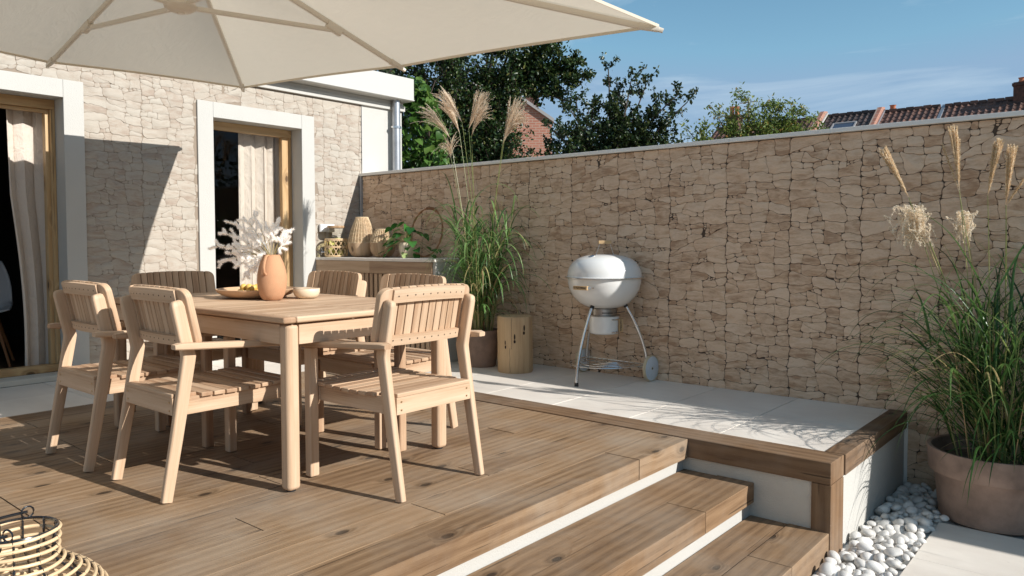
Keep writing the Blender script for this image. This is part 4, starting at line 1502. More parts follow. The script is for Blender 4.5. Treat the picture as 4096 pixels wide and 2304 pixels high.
# ================================================================ ornamental grasses
def strip(V, F, Rr, pts, w0, sideways, rnd, taper=True, fold=.35):
    b = len(V)
    n = len(pts)
    for i, p in enumerate(pts):
        t_ = i / (n - 1)
        w_ = w0 * (math.sin(min(1, t_ * 3 + .3) * math.pi / 2)) * (1 - t_ ** 2.2 * .97 if taper else 1)
        tg = (pts[min(i + 1, n - 1)] - pts[max(i - 1, 0)]).normalized()
        sd = sideways - tg * sideways.dot(tg)
        if sd.length < 1e-4:
            sd = Vector((1, 0, 0))
        sd.normalize()
        nn = tg.cross(sd)
        V.append(tuple(p - sd * w_ / 2 + nn * w_ * fold * .5)); V.append(tuple(p)); V.append(tuple(p + sd * w_ / 2 + nn * w_ * fold * .5))
    for i in range(n - 1):
        F.append([b + 3 * i, b + 3 * i + 1, b + 3 * i + 4, b + 3 * i + 3]); Rr.append(rnd)
        F.append([b + 3 * i + 1, b + 3 * i + 2, b + 3 * i + 5, b + 3 * i + 4]); Rr.append(rnd)

def arch(p0, d0, L, droop, n=12, g=None, kink=0.0):
    """gravity-bent blade path"""
    pts = [p0.copy()]
    d = d0.normalized()
    p = p0.copy()
    for i in range(n):
        k = (i + 1) / n
        d = (d + Vector((0, 0, -1)) * droop * (0.25 + k * 1.5) / n)
        if kink and g:
            d += Vector((g.gauss(0, kink), g.gauss(0, kink), g.gauss(0, kink * .5)))
        d.normalize()
        p = p + d * L / n
        pts.append(p.copy())
    return pts

def plume_mesh(base, tip, n, spread, L, g, spikelets=True, droop=.5, w=.0022, lean=None):
    V, F, Rr = [], [], []
    base, tip = Vector(base), Vector(tip)
    ax = (tip - base)
    total = ax.length
    axn = ax.normalized()
    lean = Vector(lean) if lean else Vector((0, 0, 0))
    for k in range(n):
        t_ = (k / n) ** 1.1 * .45
        p0 = base + ax * t_
        a = g.uniform(0, 6.283)
        o1 = axn.orthogonal().normalized()
        o2 = axn.cross(o1)
        sd = o1 * math.cos(a) + o2 * math.sin(a)
        d = axn + sd * spread * g.uniform(.3, 1.1) + lean * g.uniform(.2, 1)
        ll = (total - t_ * total) * g.uniform(.75, 1.03) * L
        pts = arch(p0, d, ll, droop * g.uniform(.3, 1.3), 9)
        strip(V, F, Rr, pts, w, sd.cross(axn), g.random(), taper=False)
        if spikelets:
            for i in range(1, len(pts) - 1):
                for q in range(spikelets):
                    tt = (q + g.random()) / spikelets
                    c = pts[i].lerp(pts[i + 1], tt)
                    tg = (pts[i + 1] - pts[i]).normalized()
                    dd = (tg + Vector((g.gauss(0, .45), g.gauss(0, .45), g.gauss(0, .45)))).normalized()
                    s2 = dd.orthogonal().normalized() * .0016
                    l2 = g.uniform(.007, .013)
                    b = len(V)
                    V.extend([tuple(c), tuple(c + dd * l2 * .5 + s2), tuple(c + dd * l2), tuple(c + dd * l2 * .5 - s2)])
                    F.append([b, b + 1, b + 2, b + 3]); Rr.append(g.random())
    return V, F, Rr

def grass_plant(label, c, z0, rpot, plumes, g, nculm, nleaf, hmax, leafL, mat, bladeW, culm_mat='culm', droopk=1.0, low=0.25, pl_mat='plume', bias=(0, 0)):
    t0 = thing('ornamental_grass', label, 'grass plant')
    V, F, Rr = [], [], []
    stems = MB()
    culms = []
    for k in range(nculm):
        a = g.uniform(0, 6.283); rr_ = rpot * math.sqrt(g.random()) * .8
        p = Vector((c[0] + rr_ * math.cos(a), c[1] + rr_ * math.sin(a), z0))
        d = Vector((math.cos(a) * rr_ / rpot * .22 + g.gauss(0, .04) + bias[0], math.sin(a) * rr_ / rpot * .22 + g.gauss(0, .04) + bias[1], 1))
        h = hmax * g.uniform(.55, 1.0)
        pts = arch(p, d, h, .12, 8, g, .02)
        stems.tube(pts, .0030, 5, scales=[1.2 - .9 * i / 8 for i in range(9)], r=g.random())
        culms.append((pts, h))
    for (b, tp, kw) in plumes:
        b = Vector(b)
        a = g.uniform(0, 6.283); rr_ = rpot * .35 * g.random()
        p = Vector((c[0] + rr_ * math.cos(a), c[1] + rr_ * math.sin(a), z0))
        m1 = p.lerp(b, .5) + Vector((g.gauss(0, .02) - (b.x - p.x) * .12, g.gauss(0, .02), 0))
        pts = [p.lerp(m1, t_ / 8).lerp(m1.lerp(b, t_ / 8), t_ / 8) for t_ in range(9)]
        stems.tube(pts, .0032, 5, scales=[1.1 - .6 * i / 8 for i in range(9)], r=g.uniform(.1, .6))
        culms.append((pts[:5], (b - p).length * .8))
    for k in range(nleaf):
        pts, h = g.choice(culms)
        t_ = g.uniform(low, .92) if g.random() < .8 else g.uniform(0, .4)
        x = t_ * (len(pts) - 1)
        i = min(int(x), len(pts) - 2)
        p = pts[i].lerp(pts[i + 1], x - i)
        tg = (pts[i + 1] - pts[i]).normalized()
        a = g.uniform(0, 6.283)
        sd = Vector((math.cos(a), math.sin(a), 0))
        if p.y + sd.y * .35 > -.03 and sd.y > 0:
            sd.y *= -.3
        d = tg * g.uniform(.8, 1.4) + sd * g.uniform(.35, 1.05) + Vector((bias[0], bias[1], 0)) * 2
        L = leafL * g.uniform(.5, 1.15)
        dry = g.random()
        pp_ = arch(p, d, L, droopk * g.uniform(.7, 2.1), 13, g, .025)
        pp_ = [Vector((q.x, min(q.y, -.02), q.z)) for q in pp_]
        strip(V, F, Rr, pp_, bladeW * g.uniform(.6, 1.2), sd.cross(Vector((0, 0, 1))), dry if dry < .93 or t_ < .5 else .6)
    raw_mesh('foliage', V, F, mat, t0, Rr)
    stems.build('stems', culm_mat, t0, smooth=True)
    for (b, tp, kw) in plumes:
        V, F, Rr = plume_mesh(b, tp, g=g, **kw)
        raw_mesh('plume', V, F, kw.get('_m', pl_mat), t0, Rr)
    return t0

K1 = dict(n=42, spread=.24, L=1.0, droop=.55, w=.0034, spikelets=7)
g = random.Random(21)
Y = -.40
pl1 = [
    ((1.734, Y, 1.982), (1.452, Y - .02, 2.332), dict(K1, droop=.8, lean=(-.1, 0, 0))),
    ((1.803, Y + .05, 2.019), (1.659, Y + .03, 2.351), dict(K1, droop=.6)),
    ((1.909, Y - .03, 2.095), (1.683, Y - .05, 2.414), dict(K1, droop=.55)),
    ((1.960, Y, 2.036), (2.100, Y + .02, 2.365), dict(K1, droop=.6, lean=(.05, 0, 0))),
    ((2.040, Y - .05, 1.965), (2.192, Y - .07, 2.243), dict(K1, droop=1.1, lean=(.14, 0, 0))),
    ((2.343, Y, 1.866), (2.478, Y + .02, 2.250), dict(K1, droop=.5)),
    ((2.397, Y - .04, 1.902), (2.596, Y - .06, 2.150), dict(K1, n=50, droop=.9, lean=(.12, 0, 0))),
    ((1.763, Y - .02, 1.800), (1.77, Y - .05, 1.99), dict(K1, n=24, spread=.6, droop=1.9, L=1.25)),
]
grass_plant('tall feathery plumed grass in the planter beside the log stool', P1, .29, .12, pl1, g, 44, 400, 1.15, .58, 'grass_blade', .0160, low=.30, droopk=1.9)
K2 = dict(n=42, spread=.10, L=1.0, droop=.10, w=.0036, spikelets=20)
Y = -.37
pl2 = [
    ((5.391, Y, 1.313), (5.251, Y, 1.600), dict(K2, lean=(0, 0, 0))),
    ((5.64, Y + .02, 1.345), (5.600, Y + .02, 1.700), dict(K2, n=28)),
    ((5.777, Y, 1.308), (5.820, Y, 1.605), dict(K2, n=38)),
    ((5.863, Y - .02, 1.254), (5.884, Y - .02, 1.570), dict(K2, n=30)),
    ((5.64, Y + .02, 1.33), (5.554, Y + .02, 1.60), dict(K2, n=4, spread=.03)),
    ((5.865, Y - .02, 1.25), (5.945, Y - .02, 1.40), dict(K2, n=5, spread=.03)),
]
og2 = grass_plant('large dark green arching grass in the banded planter on the pebbles', P2, -.150, .21, pl2, g, 48, 430, 1.02, .80, 'grass_dark', .0135, low=.05, droopk=1.35, pl_mat='plume_gold', bias=(-.02, -.02))
# curly seed heads
def curly(cx, cz, y, n, spread, base):
    V, F, Rr = [], [], []
    b0 = Vector(base)
    for k in range(n):
        top = Vector((cx + g.gauss(-.01, spread * .42), y + g.gauss(0, spread * .3), cz + spread * g.uniform(-.7, 1.0)))
        m1 = b0.lerp(top, .5)
        pts = [b0.lerp(top, q / 6) for q in range(7)]
        a = g.uniform(0, 6.283); rc = g.uniform(.012, .03); ph = g.uniform(0, 6.28)
        p = top.copy()
        dirx = Vector((math.cos(a), math.sin(a) * .6, 0))
        for q in range(14):
            th = ph + q * .33
            p = p + (dirx * math.cos(q * .38) + Vector((0, 0, math.sin(q * .38 + 1.2) * .8 - .45))) * .0115
            pts.append(p.copy())
        strip(V, F, Rr, pts, .0018, Vector((math.sin(a), math.cos(a), 0)), .3, taper=False)
        for i in range(3, len(pts) - 1):
            for q in range(9):
                c = pts[i].lerp(pts[i + 1], q / 9)
                dd = Vector((g.gauss(0, 1), g.gauss(0, 1), g.gauss(0, 1))).normalized()
                s2 = dd.orthogonal().normalized() * .0011
                l2 = g.uniform(.004, .009)
                b = len(V)
                V.extend([tuple(c - s2), tuple(c + s2), tuple(c + dd * l2 + s2), tuple(c + dd * l2 - s2)])
                F.append([b, b + 1, b + 2, b + 3]); Rr.append(g.random())
    raw_mesh('seed_head', V, F, 'plume_fluff', og2, Rr)
curly(5.425, 1.165, -.37, 100, .095, (5.488, -.36, 1.04))
curly(5.665, 1.17, -.30, 26, .055, (5.676, -.31, 1.07))
m_ = MB()
for (p, q) in (((5.80, -.33, -.1), (5.488, -.36, 1.05)), ((5.81, -.32, -.1), (5.50, -.37, 1.06)), ((5.79, -.30, -.1), (5.676, -.31, 1.09))):
    p, q = Vector(p), Vector(q)
    m1 = p.lerp(q, .5) + Vector((.05, 0, .05))
    m_.tube([p.lerp(m1, t_ / 8).lerp(m1.lerp(q, t_ / 8), t_ / 8) for t_ in range(9)], .0035, 5)
m_.build('stems', 'culm', og2, smooth=True)

# ================================================================ pebbles
def pebble_mesh(seed):
    g = random.Random(seed)
    bm = bmesh.new()
    bmesh.ops.create_icosphere(bm, subdivisions=3, radius=1.0)
    ks = [(Vector((g.gauss(0, 1), g.gauss(0, 1), g.gauss(0, 1))) * 1.1, g.uniform(0, 6), g.uniform(.05, .10)) for _ in range(4)]
    for v in bm.verts:
        d = 1
        for k, ph, am in ks:
            d += am * math.sin(v.co.dot(k) + ph)
        v.co = v.co * d
    me = bpy.data.meshes.new('pebble')
    bm.to_mesh(me); bm.free()
    me.polygons.foreach_set('use_smooth', [True] * len(me.polygons))
    me.materials.append(M['pebble'])
    return me
pms = [pebble_mesh(s_) for s_ in range(8)]
g = random.Random(77)
def free(x, y, r_):
    if x < 5.318 + r_ * .8: return False
    if x > 5.62 - r_ * .7 and y < -.60 + r_ * .7: return False
    if y > -.02 - r_: return False
    if math.hypot(x - P2[0], y - P2[1]) < .262 + r_ * .8 + .01: return False
    if -1.46 < y < -1.2 and x < 5.33 + r_: return False
    return True
cand = []
placed = []
for k in range(6000):
    x, y = g.uniform(5.31, 6.35), g.uniform(-2.15, 0)
    r_ = g.choice([.017, .021, .025, .029, .034])
    if not free(x, y, r_): continue
    if y < -.02 and x > 6.25: continue
    if all(math.hypot(x - a, y - b) > (r_ + c) * .80 for a, b, c, _ in placed):
        placed.append((x, y, r_, 0))
top = []
for k in range(9000):
    x, y = g.uniform(5.31, 6.35), g.uniform(-2.15, 0)
    r_ = g.choice([.017, .021, .025, .031])
    if not free(x, y, r_): continue
    if all(math.hypot(x - a, y - b) > (r_ + c) * .98 for a, b, c, _ in top):
        top.append((x, y, r_, 1))
g.shuffle(top)
top = top[:int(len(top) * .38)]
allp = placed + top
def cdist(p):
    return math.hypot(p[0] - CAM.x, p[1] - CAM.y)
allp.sort(key=cdist)
vis = [p for p in allp if True]
nth = 0
rest = MB()
for (x, y, r_, lv) in allp:
    sc_ = (r_ * g.uniform(1.0, 1.4), r_ * g.uniform(.9, 1.15), r_ * g.uniform(.58, .85))
    rot = (g.gauss(0, .28), g.gauss(0, .28), g.uniform(0, 6.28))
    z = GZ + .008 + sc_[2] * .6 + lv * .022
    me = g.choice(pms)
    if nth < 290 and not (x > 6.1 and y > -.58):
        o = bpy.data.objects.new('pebble', me)
        COL.objects.link(o)
        o.location = (x, y, z); o.rotation_euler = rot; o.scale = sc_
        tag(o, 'smooth rounded white pebble in the bed between terrace wall and pavers', 'pebble', 'white pebbles in the bed')
        nth += 1
    else:
        Mx = Matrix.LocRotScale(Vector((x, y, z)), __import__('mathutils').Euler(rot), Vector(sc_))
        b = len(rest.v)
        vs = [tuple(Mx @ v.co) for v in me.vertices]
        rest.v += vs
        rest.f += [[b + k for k in p.vertices] for p in me.polygons]
        rest.uv += [[(0, 0)] * len(p.vertices) for p in me.polygons]
        rest.r += [.5] * len(me.polygons)
        rest.mi += [0] * len(me.polygons)
if rest.v:
    o = rest.build('pebble_bed', 'pebble', smooth=True, angle=180)
    o['kind'] = 'stuff'; o['label'] = 'remaining white pebbles around the planter'
mb = MB(); mb.add([(5.3, -8, GZ), (6.9, -8, GZ), (6.9, 0, GZ), (5.3, 0, GZ)], [[0, 1, 2, 3]])
struct(mb.build('gravel_bed', 'pebble'), 'pale gravel layer under the pebbles')

# ================================================================ kettle grill
GX, GY = 3.254, -.262
gr = thing('kettle_grill', 'white enamel kettle barbecue on three curved steel legs by the stone wall', 'barbecue', (GX, GY, 0))
m_ = MB()
RB = .286
m_.lathe([(0.055, .553), (.095, .556), (.15, .572), (.20, .603), (.24, .648), (.268, .70), (.281, .75), (.284, .788), (.279, .788), (.265, .71), (.20, .61), (0, .565)], 64, caps=False)
bowl = m_.build('bowl', 'enamel', gr, smooth=True, angle=60)
m_ = MB()
m_.lathe([(.286, .786), (.300, .789), (.3005, .795), (.286, .800), (.283, .83), (.272, .868), (.245, .908), (.205, .937), (.15, .957), (.09, .967), (0, .970)], 64, caps=False)
lid = m_.build('lid', 'enamel', gr, smooth=True, angle=50)
m_ = MB(); m_.lathe([(.300, .7885), (.3035, .790), (.3035, .7945), (.3005, .796)], 64, caps=False); m_.build('rim', 'steel', lid, smooth=True)
# lid handle (parallel to view plane-ish)
hx, hy = Vector((.765, .644, 0)), Vector((-.644, .765, 0))
def loc3(a, b, z):
    q = hx * a + hy * b
    return (q.x, q.y, z)
m_ = MB()
for s_ in (-1, 1):
    m_.sweep([loc3(s_ * .068, -.03, .966), loc3(s_ * .060, -.03, .985), loc3(s_ * .042, -.03, 1.042), loc3(s_ * .040, -.03, 1.052)], rrect(.004, .018, .001, 1), side=tuple(hx))
h_ = m_.build('handle_bracket', 'steel', lid)
m_ = MB()
m_.sweep([loc3(-.048, -.03, 1.060), loc3(.048, -.03, 1.060)], rrect(.026, .026, .003, 1), side=tuple(hy)); m_.build('handle_grip', 'pine', h_)
# vent
m_ = MB(); m_.lathe([(0, 0), (.034, 0), (.036, .004), (.030, .010), (.012, .016), (0, .017)], 24, caps=False)
vn = m_.build('vent', 'steel', lid, smooth=True); vn.location = Vector(loc3(-.105, -.10, .949)); vn.rotation_euler = (R(14), R(-16), 0)
# side handle on bowl with lettering
ang = math.atan2(-1, -.20)
def side_handle():
    # sits on the bowl at the left, facing the camera
    dv = (hx * -.64 + hy * -.77).normalized()
    tv = Vector((-dv.y, dv.x, 0))
    if tv.dot(hx) < 0: tv = -tv
    return dv, tv
dv, tv = side_handle()
m_ = MB()
cz = .724
c = dv * .318
for s_ in (-1, 1):
    p0 = dv * .272 + tv * s_ * .085
    m_.sweep([(p0.x, p0.y, cz), tuple((dv * .300 + tv * s_ * .080).to_3d()[:2]) + (cz,), tuple((c + tv * s_ * .055).to_3d()[:2]) + (cz,)], rrect(.014, .004, .001, 1), side=(0, 0, 1))
b_ = m_.build('handle_bracket', 'steel', bowl)
m_ = MB()
a0, a1 = c - tv * .060, c + tv * .060
m_.sweep([(a0.x, a0.y, cz), (a1.x, a1.y, cz)], rrect(.030, .020, .004, 2), side=(0, 0, 1)); m_.build('handle_grip', 'pine', b_)
# visible side handle brackets are mirrored on the far side
m_ = MB()
a0, a1 = -c - tv * .060, -c + tv * .060
m_.sweep([(a0.x, a0.y, cz), (a1.x, a1.y, cz)], rrect(.030, .020, .004, 2), side=(0, 0, 1)); m_.build('handle_grip', 'pine', bowl)

def text_mesh(body, size, parent, mat, Mloc, name='lettering'):
    cu = bpy.data.curves.new('txt', 'FONT')
    cu.body = body; cu.size = size; cu.align_x = 'CENTER'; cu.align_y = 'CENTER'; cu.extrude = .0003; cu.offset = size * .02
    to = bpy.data.objects.new('txt', cu)
    COL.objects.link(to)
    bpy.context.view_layer.update()
    dg = bpy.context.evaluated_depsgraph_get()
    me = bpy.data.meshes.new_from_object(to.evaluated_get(dg))
    bpy.data.objects.remove(to)
    me.materials.clear(); me.materials.append(M[mat])
    me.transform(Mloc)
    o = bpy.data.objects.new(name, me); COL.objects.link(o); o.parent = parent
    return o
def frame_m(o_, x, y):
    x = Vector(x).normalized(); y = Vector(y).normalized(); z = x.cross(y)
    return Matrix(((x.x, y.x, z.x, o_[0]), (x.y, y.y, z.y, o_[1]), (x.z, y.z, z.z, o_[2]), (0, 0, 0, 1)))
out = dv * (.318 + .0105)
text_mesh('NATERIAL', .019, b_, 'lettering', frame_m((out.x + tv.x * .008, out.y + tv.y * .008, cz), tv, (0, 0, 1)))
m_ = MB()
for (a, b) in ((-1, -1), (-1, 1), (1, -1), (1, 1)):
    cc = out - tv * .046
    m_.add([tuple(cc + tv * (a * .0035 + .0026 * math.cos(R(60 * q))) + Vector((0, 0, cz + b * .0035 + .0026 * math.sin(R(60 * q)))) + dv * .0004) for q in range(6)], [list(range(6))])
m_.build('emblem', 'lettering', b_)
# ash can
m_ = MB(); m_.lathe([(.10, .500), (.098, .502), (.098, .552), (.06, .556)], 40, caps=False); m_.lathe([(.105, .497), (.123, .499), (.123, .503), (.10, .505)], 40, caps=False)
ring = m_.build('ash_collar', 'steel_dull', gr, smooth=True)
m_ = MB()
c1 = hx * .075 - hy * .0735
m_.tube([loc3(-.03, -.0985, .524), loc3(.055, -.0955, .524)], .0035, 6); m_.tube([loc3(.06, -.10, .524), loc3(.15, -.05, .530)], .003, 6)
m_.build('damper_slot', 'black_plastic', ring)
m_ = MB(); m_.lathe([(0, .358), (.10, .358), (.112, .366), (.116, .380), (.1165, .496), (.112, .4965), (.11, .38), (0, .37)], 48, caps=False)
can = m_.build('ash_can', 'enamel', gr, smooth=True, angle=50)
m_ = MB()
gp = hx * .118 - hy * .062
m_.box((-.017, -.011, .378), (.017, .011, .478), T=lambda p: (gp.x + hx.x * p[0] + hy.x * p[1], gp.y + hx.y * p[0] + hy.y * p[1], p[2]))
ag = m_.build('handle_grip', 'pine', can, bevel=0.003)
m_ = MB()
for z in (.378, .474):
    m_.sweep([loc3(.052, -.104, z), loc3(.075, -.100, z), loc3(.112, -.062, z)], rrect(.010, .004, .001, 1), side=(0, 0, 1))
    m_.lathe([(0, 0), (.008, 0), (.008, .006), (0, .006)], 12, loc3(.050, -.108, z - .003), caps=False)
m_.build('handle_bracket', 'steel', can)
to_ = gp - hy * .0115
text_mesh('NATERIAL', .0175, ag, 'lettering', frame_m((to_.x, to_.y, .422), (0, 0, -1), hx))
m_ = MB()
for (a, b) in ((-1, -1), (-1, 1), (1, -1), (1, 1)):
    cc = to_ - hy * .0004
    m_.add([tuple(cc + hx * (a * .0032 + .0024 * math.cos(R(60 * q))) + Vector((0, 0, .470 + b * .0032 + .0024 * math.sin(R(60 * q))))) for q in range(6)], [list(range(6))])
m_.build('emblem', 'lettering', ag)
# legs
feet = [Vector((3.251 - GX, -.626 - GY, 0)), Vector((3.535 - GX, -.088 - GY, .098)), Vector((2.955 - GX, -.062 - GY, .098))]
for i, f in enumerate(feet):
    hd = Vector((f.x, f.y, 0)).normalized()
    Rf = Vector((f.x, f.y, 0)).length
    pts = []
    for k in range(15):
        t_ = k / 14
        rr_ = .150 + (Rf - .150) * math.sin(t_ * math.pi / 2) ** 1.0
        zz = f.z + (.592 - f.z) * (1 - t_)
        # bowed outward
        rr_ = .152 + (Rf - .152) * (1 - (1 - t_) ** 1.75)
        pts.append((hd.x * rr_, hd.y * rr_, zz))
    m_ = MB(); m_.tube(pts, .0125, 12, up=(0.3, 0.2, .1)); lgx = m_.build('leg', 'steel', gr, smooth=True)
    m_ = MB()
    q0, q1 = Vector(pts[0]), Vector(pts[1])
    m_.tube([q0 + (q0 - q1) * .25, q0.lerp(q1, .75)], .0165, 12, up=(.3, .2, .1))
    if i == 0:
        m_.tube([(f.x, f.y, 0), (f.x, f.y, .028)], .0155, 12)
    m_.build('leg_cap', 'black_plastic', lgx, smooth=True)
ax0, ax1 = feet[2], feet[1]
axd = (ax1 - ax0).normalized()
for i, (f, s_) in enumerate(((feet[1], 1), (feet[2], -1))):
    cc = f + axd * s_ * .030
    cc.z = .098
    def dischub(r0, prof, mat, name, par):
        m_ = MB(); m_.lathe(prof, 40, caps=False)
        o = m_.build(name, mat, par, smooth=True, angle=40)
        o.rotation_mode = 'QUATERNION'
        o.rotation_quaternion = axd.to_track_quat('Z', 'Y')
        o.location = cc
        return o
    wh = dischub(0, [(.0, -.013), (.088, -.013), (.094, -.009), (.094, .009), (.088, .013), (0, .013)], 'wheel_white', 'wheel', gr)
    m_ = MB(); m_.lathe([(.0945, -.014), (.0975, -.012), (.0975, .012), (.0945, .014), (.0925, .012), (.0925, -.012), (.0945, -.014)], 40, caps=False); m_.build('tyre', 'wheel_tan', wh, smooth=True)
    m_ = MB(); m_.lathe([(0, -.0145), (.012, -.0145), (.012, .0145), (0, .0145)], 16, caps=False); m_.lathe([(0, -.016), (.006, -.016), (.006, .016), (0, .016)], 12, caps=False, mi=1); m_.build('hub', ['wheel_tan', 'black_plastic'], wh, smooth=True)
m_ = MB()
m_.tube([tuple(ax0 + axd * -.02), tuple(ax1 + axd * .02)], .005, 8)
m_.build('axle', 'steel_dull', gr, smooth=True)
# wire rack
m_ = MB()
mid = (ax0 + ax1) / 2
perp = Vector((axd.y, -axd.x, 0))
if perp.y > 0: perp = -perp
for k, sc_ in enumerate((1.0, .80, .62, .45, .28)):
    pts = []
    for q in range(17):
        t_ = q / 16
        a = math.pi * t_
        pts.append(tuple(mid + axd * (-math.cos(a) * .285 * sc_) + perp * (math.sin(a) ** .8 * .445 * sc_) + Vector((0, 0, .125 - .098))) )
    m_.tube(pts, .0035 if k else .0045, 6)
for k in (-.17, -.06, .06, .17):
    m_.tube([tuple(mid + axd * k + Vector((0, 0, .023))), tuple(mid + axd * k + perp * (.43 * math.sqrt(max(0, 1 - (k / .285) ** 2))) + Vector((0, 0, .023)))], .003, 5)
m_.tube([tuple(ax0 + Vector((0, 0, .027))), tuple(ax1 + Vector((0, 0, .027)))], .0045, 6)
m_.build('wire_rack', 'steel', gr, smooth=True)

# ================================================================ umbrella
um = thing('parasol', 'large cream cantilever parasol spread over the dining table', 'parasol')
PK = Vector((2.62, -3.245, 2.688))
HB = Vector((2.62, -3.245, 2.262))
O8 = [Vector(p) for p in ((.7765, -1.816, 2.320), (2.705, -1.816, 2.204), (4.581, -1.816, 2.116), (4.60, -3.22, 2.105), (4.581, -4.63, 2.116), (2.70, -4.63, 2.204), (.7765, -4.63, 2.320), (.715, -3.222, 2.283))]
ns, nt_ = 14, 18
V, F = [], []
for s_ in range(8):
    A, B = O8[s_], O8[(s_ + 1) % 8]
    b = len(V)
    for j in range(nt_ + 1):
        t_ = j / nt_
        for i in range(ns + 1):
            q = i / ns
            e = A.lerp(B, q)
            inn = (PK - e); inn.z = 0
            e2 = e + inn.normalized() * .022 * math.sin(math.pi * q) + Vector((0, 0, .004 * math.sin(math.pi * q)))
            p = PK.lerp(e2, t_)
            p.z += -.030 * math.sin(math.pi * q) * math.sin(math.pi * t_) + .012
            V.append(tuple(p))
    for j in range(nt_):
        for i in range(ns):
            a = b + j * (ns + 1) + i
            F.append([a, a + 1, a + ns + 2, a + ns + 1])
cp = raw_mesh('canopy', V, F, 'canopy', um, np.full(len(F), .5), smooth=True)
# hem
m_ = MB()
hem = []
for s_ in range(8):
    A, B = O8[s_], O8[(s_ + 1) % 8]
    for i in range(ns):
        q = i / ns
        e = A.lerp(B, q)
        inn = (PK - e); inn.z = 0
        hem.append(tuple(e + inn.normalized() * .022 * math.sin(math.pi * q) + Vector((0, 0, .004 * math.sin(math.pi * q) + .006))))
m_.sweep(hem, rrect(.004, .016, .001, 1), closed=True)
m_.build('hem', 'canopy', um)
for s_ in range(8):
    e = O8[s_]
    d = (e - PK)
    pts = [PK + d * t_ + Vector((0, 0, -.014)) for t_ in (.02, .35, .64, .97)]
    m_ = MB(); m_.sweep(pts, rrect(.022, .030, .005, 2)); rb_ = m_.build('rib', 'cream_metal', um, smooth=True, angle=40)
    J = PK + d * .64 + Vector((0, 0, -.022))
    m_ = MB()
    dh = Vector((d.x, d.y, 0)).normalized()
    sd = Vector((-dh.y, dh.x, 0))
    if s_ % 2 == 1:
        m_ = MB()
        m_.sweep([HB + dh * .06 + Vector((0, 0, .015)), J + Vector((0, 0, -.02))], rrect(.020, .026, .005, 2))
        m_.build('strut', 'cream_metal', rb_, smooth=True, angle=40)
    if s_ % 2 == 1:
      m_ = MB()
      m_.sweep([J - d.normalized() * .05 + Vector((0, 0, -.008)), J + d.normalized() * .05 + Vector((0, 0, -.008))], rrect(.036, .052, .008, 2))
      m_.build('joint', 'cream_metal', rb_, smooth=True, angle=40)
    m_ = MB()
    tip = PK + d
    m_.sweep([tip - d.normalized() * .10 + Vector((0, 0, -.014)), tip + Vector((0, 0, -.010))], rrect(.036, .034, .008, 2), scales=[1, .8]); m_.sweep([tip - d.normalized() * .01 + Vector((0, 0, -.010)), tip + d.normalized() * .022 + Vector((0, 0, -.014))], rrect(.022, .022, .006, 2))
    m_.build('tip_pocket', 'cream_metal', rb_, smooth=True, angle=40)
m_ = MB(); m_.lathe([(0, -.028), (.018, -.027), (.022, -.020), (.05, -.016), (.078, .0), (.082, .012), (.07, .03), (.03, .04), (0, .04)], 32, tuple(HB), caps=False); m_.build('lower_hub', 'cream_metal', um, smooth=True, angle=50)
m_ = MB(); m_.lathe([(0, -.05), (.05, -.05), (.06, .0), (.05, .03), (0, .035)], 24, tuple(PK), caps=False); m_.tube([tuple(HB), tuple(PK)], .018, 12); m_.build('upper_hub', 'cream_metal', um, smooth=True)
m_ = MB(); m_.sweep([(2.62, -5.45, 0.03), (2.62, -5.45, 2.75)], rrect(.07, .09, .02, 3)); m_.build('mast', 'cream_metal', um, smooth=True)
m_ = MB(); m_.sweep([(2.62, -5.45, 2.55), (2.62, -4.6, 2.86), (2.62, -3.245, 2.93), (2.62, -3.2, 2.72)], rrect(.05, .07, .015, 2), up=(1, 0, 0)); m_.build('arm', 'cream_metal', um, smooth=True)
m_ = MB(); m_.box((2.2, -5.85, .002), (3.04, -5.05, .03)); m_.build('base_plate', 'cream_metal', um, bevel=.004)

# ================================================================ rattan lantern in the foreground
rl = thing('rattan_basket', 'squat openwork rattan lantern with black wire frame and handle in the near left corner', 'lantern', (4.195, -4.495, 0))
prof = [(.095, .305), (.094, .283), (.092, .261), (.092, .240), (.104, .222), (.122, .208), (.141, .195), (.159, .181), (.176, .166), (.191, .149), (.203, .131), (.211, .112), (.215, .092), (.213, .072), (.206, .052), (.194, .034), (.176, .019), (.155, .008)]
for i, (r_, z) in enumerate(prof):
    m_ = MB() if i == 0 else m_
    m_.tube([(r_ * math.cos(2 * math.pi * k / 64), r_ * math.sin(2 * math.pi * k / 64), z + .002 * math.sin(k * .3 + i)) for k in range(64)], .0048, 8, closed=True)
m_.build('cane_rings', 'rattan', rl, smooth=True)
m_ = MB()
for k in range(10):
    a = 2 * math.pi * k / 10 + .22
    m_.tube([((r_ - .008) * math.cos(a), (r_ - .008) * math.sin(a), z) for r_, z in prof], .0032, 6, up=(math.sin(a), -math.cos(a), 0))
    for (r_, z) in prof:
        o1 = Vector((math.cos(a), math.sin(a), 0))
        c = o1 * (r_ - .004) + Vector((0, 0, z))
        m_.tube([tuple(c + o1 * .0085 * math.cos(q * 1.047) + Vector((0, 0, .0075 * math.sin(q * 1.047)))) for q in range(6)], .0011, 4, closed=True)
m_.tube([(.090 * math.cos(2 * math.pi * k / 48), .090 * math.sin(2 * math.pi * k / 48), .310) for k in range(48)], .0036, 7, closed=True)
m_.tube([(.155 * math.cos(2 * math.pi * k / 48), .155 * math.sin(2 * math.pi * k / 48), .004) for k in range(48)], .0036, 7, closed=True)
m_.build('wire_frame', 'black_wire', rl, smooth=True)
m_ = MB()
hd = Vector((-.86, .51, 0)).normalized()
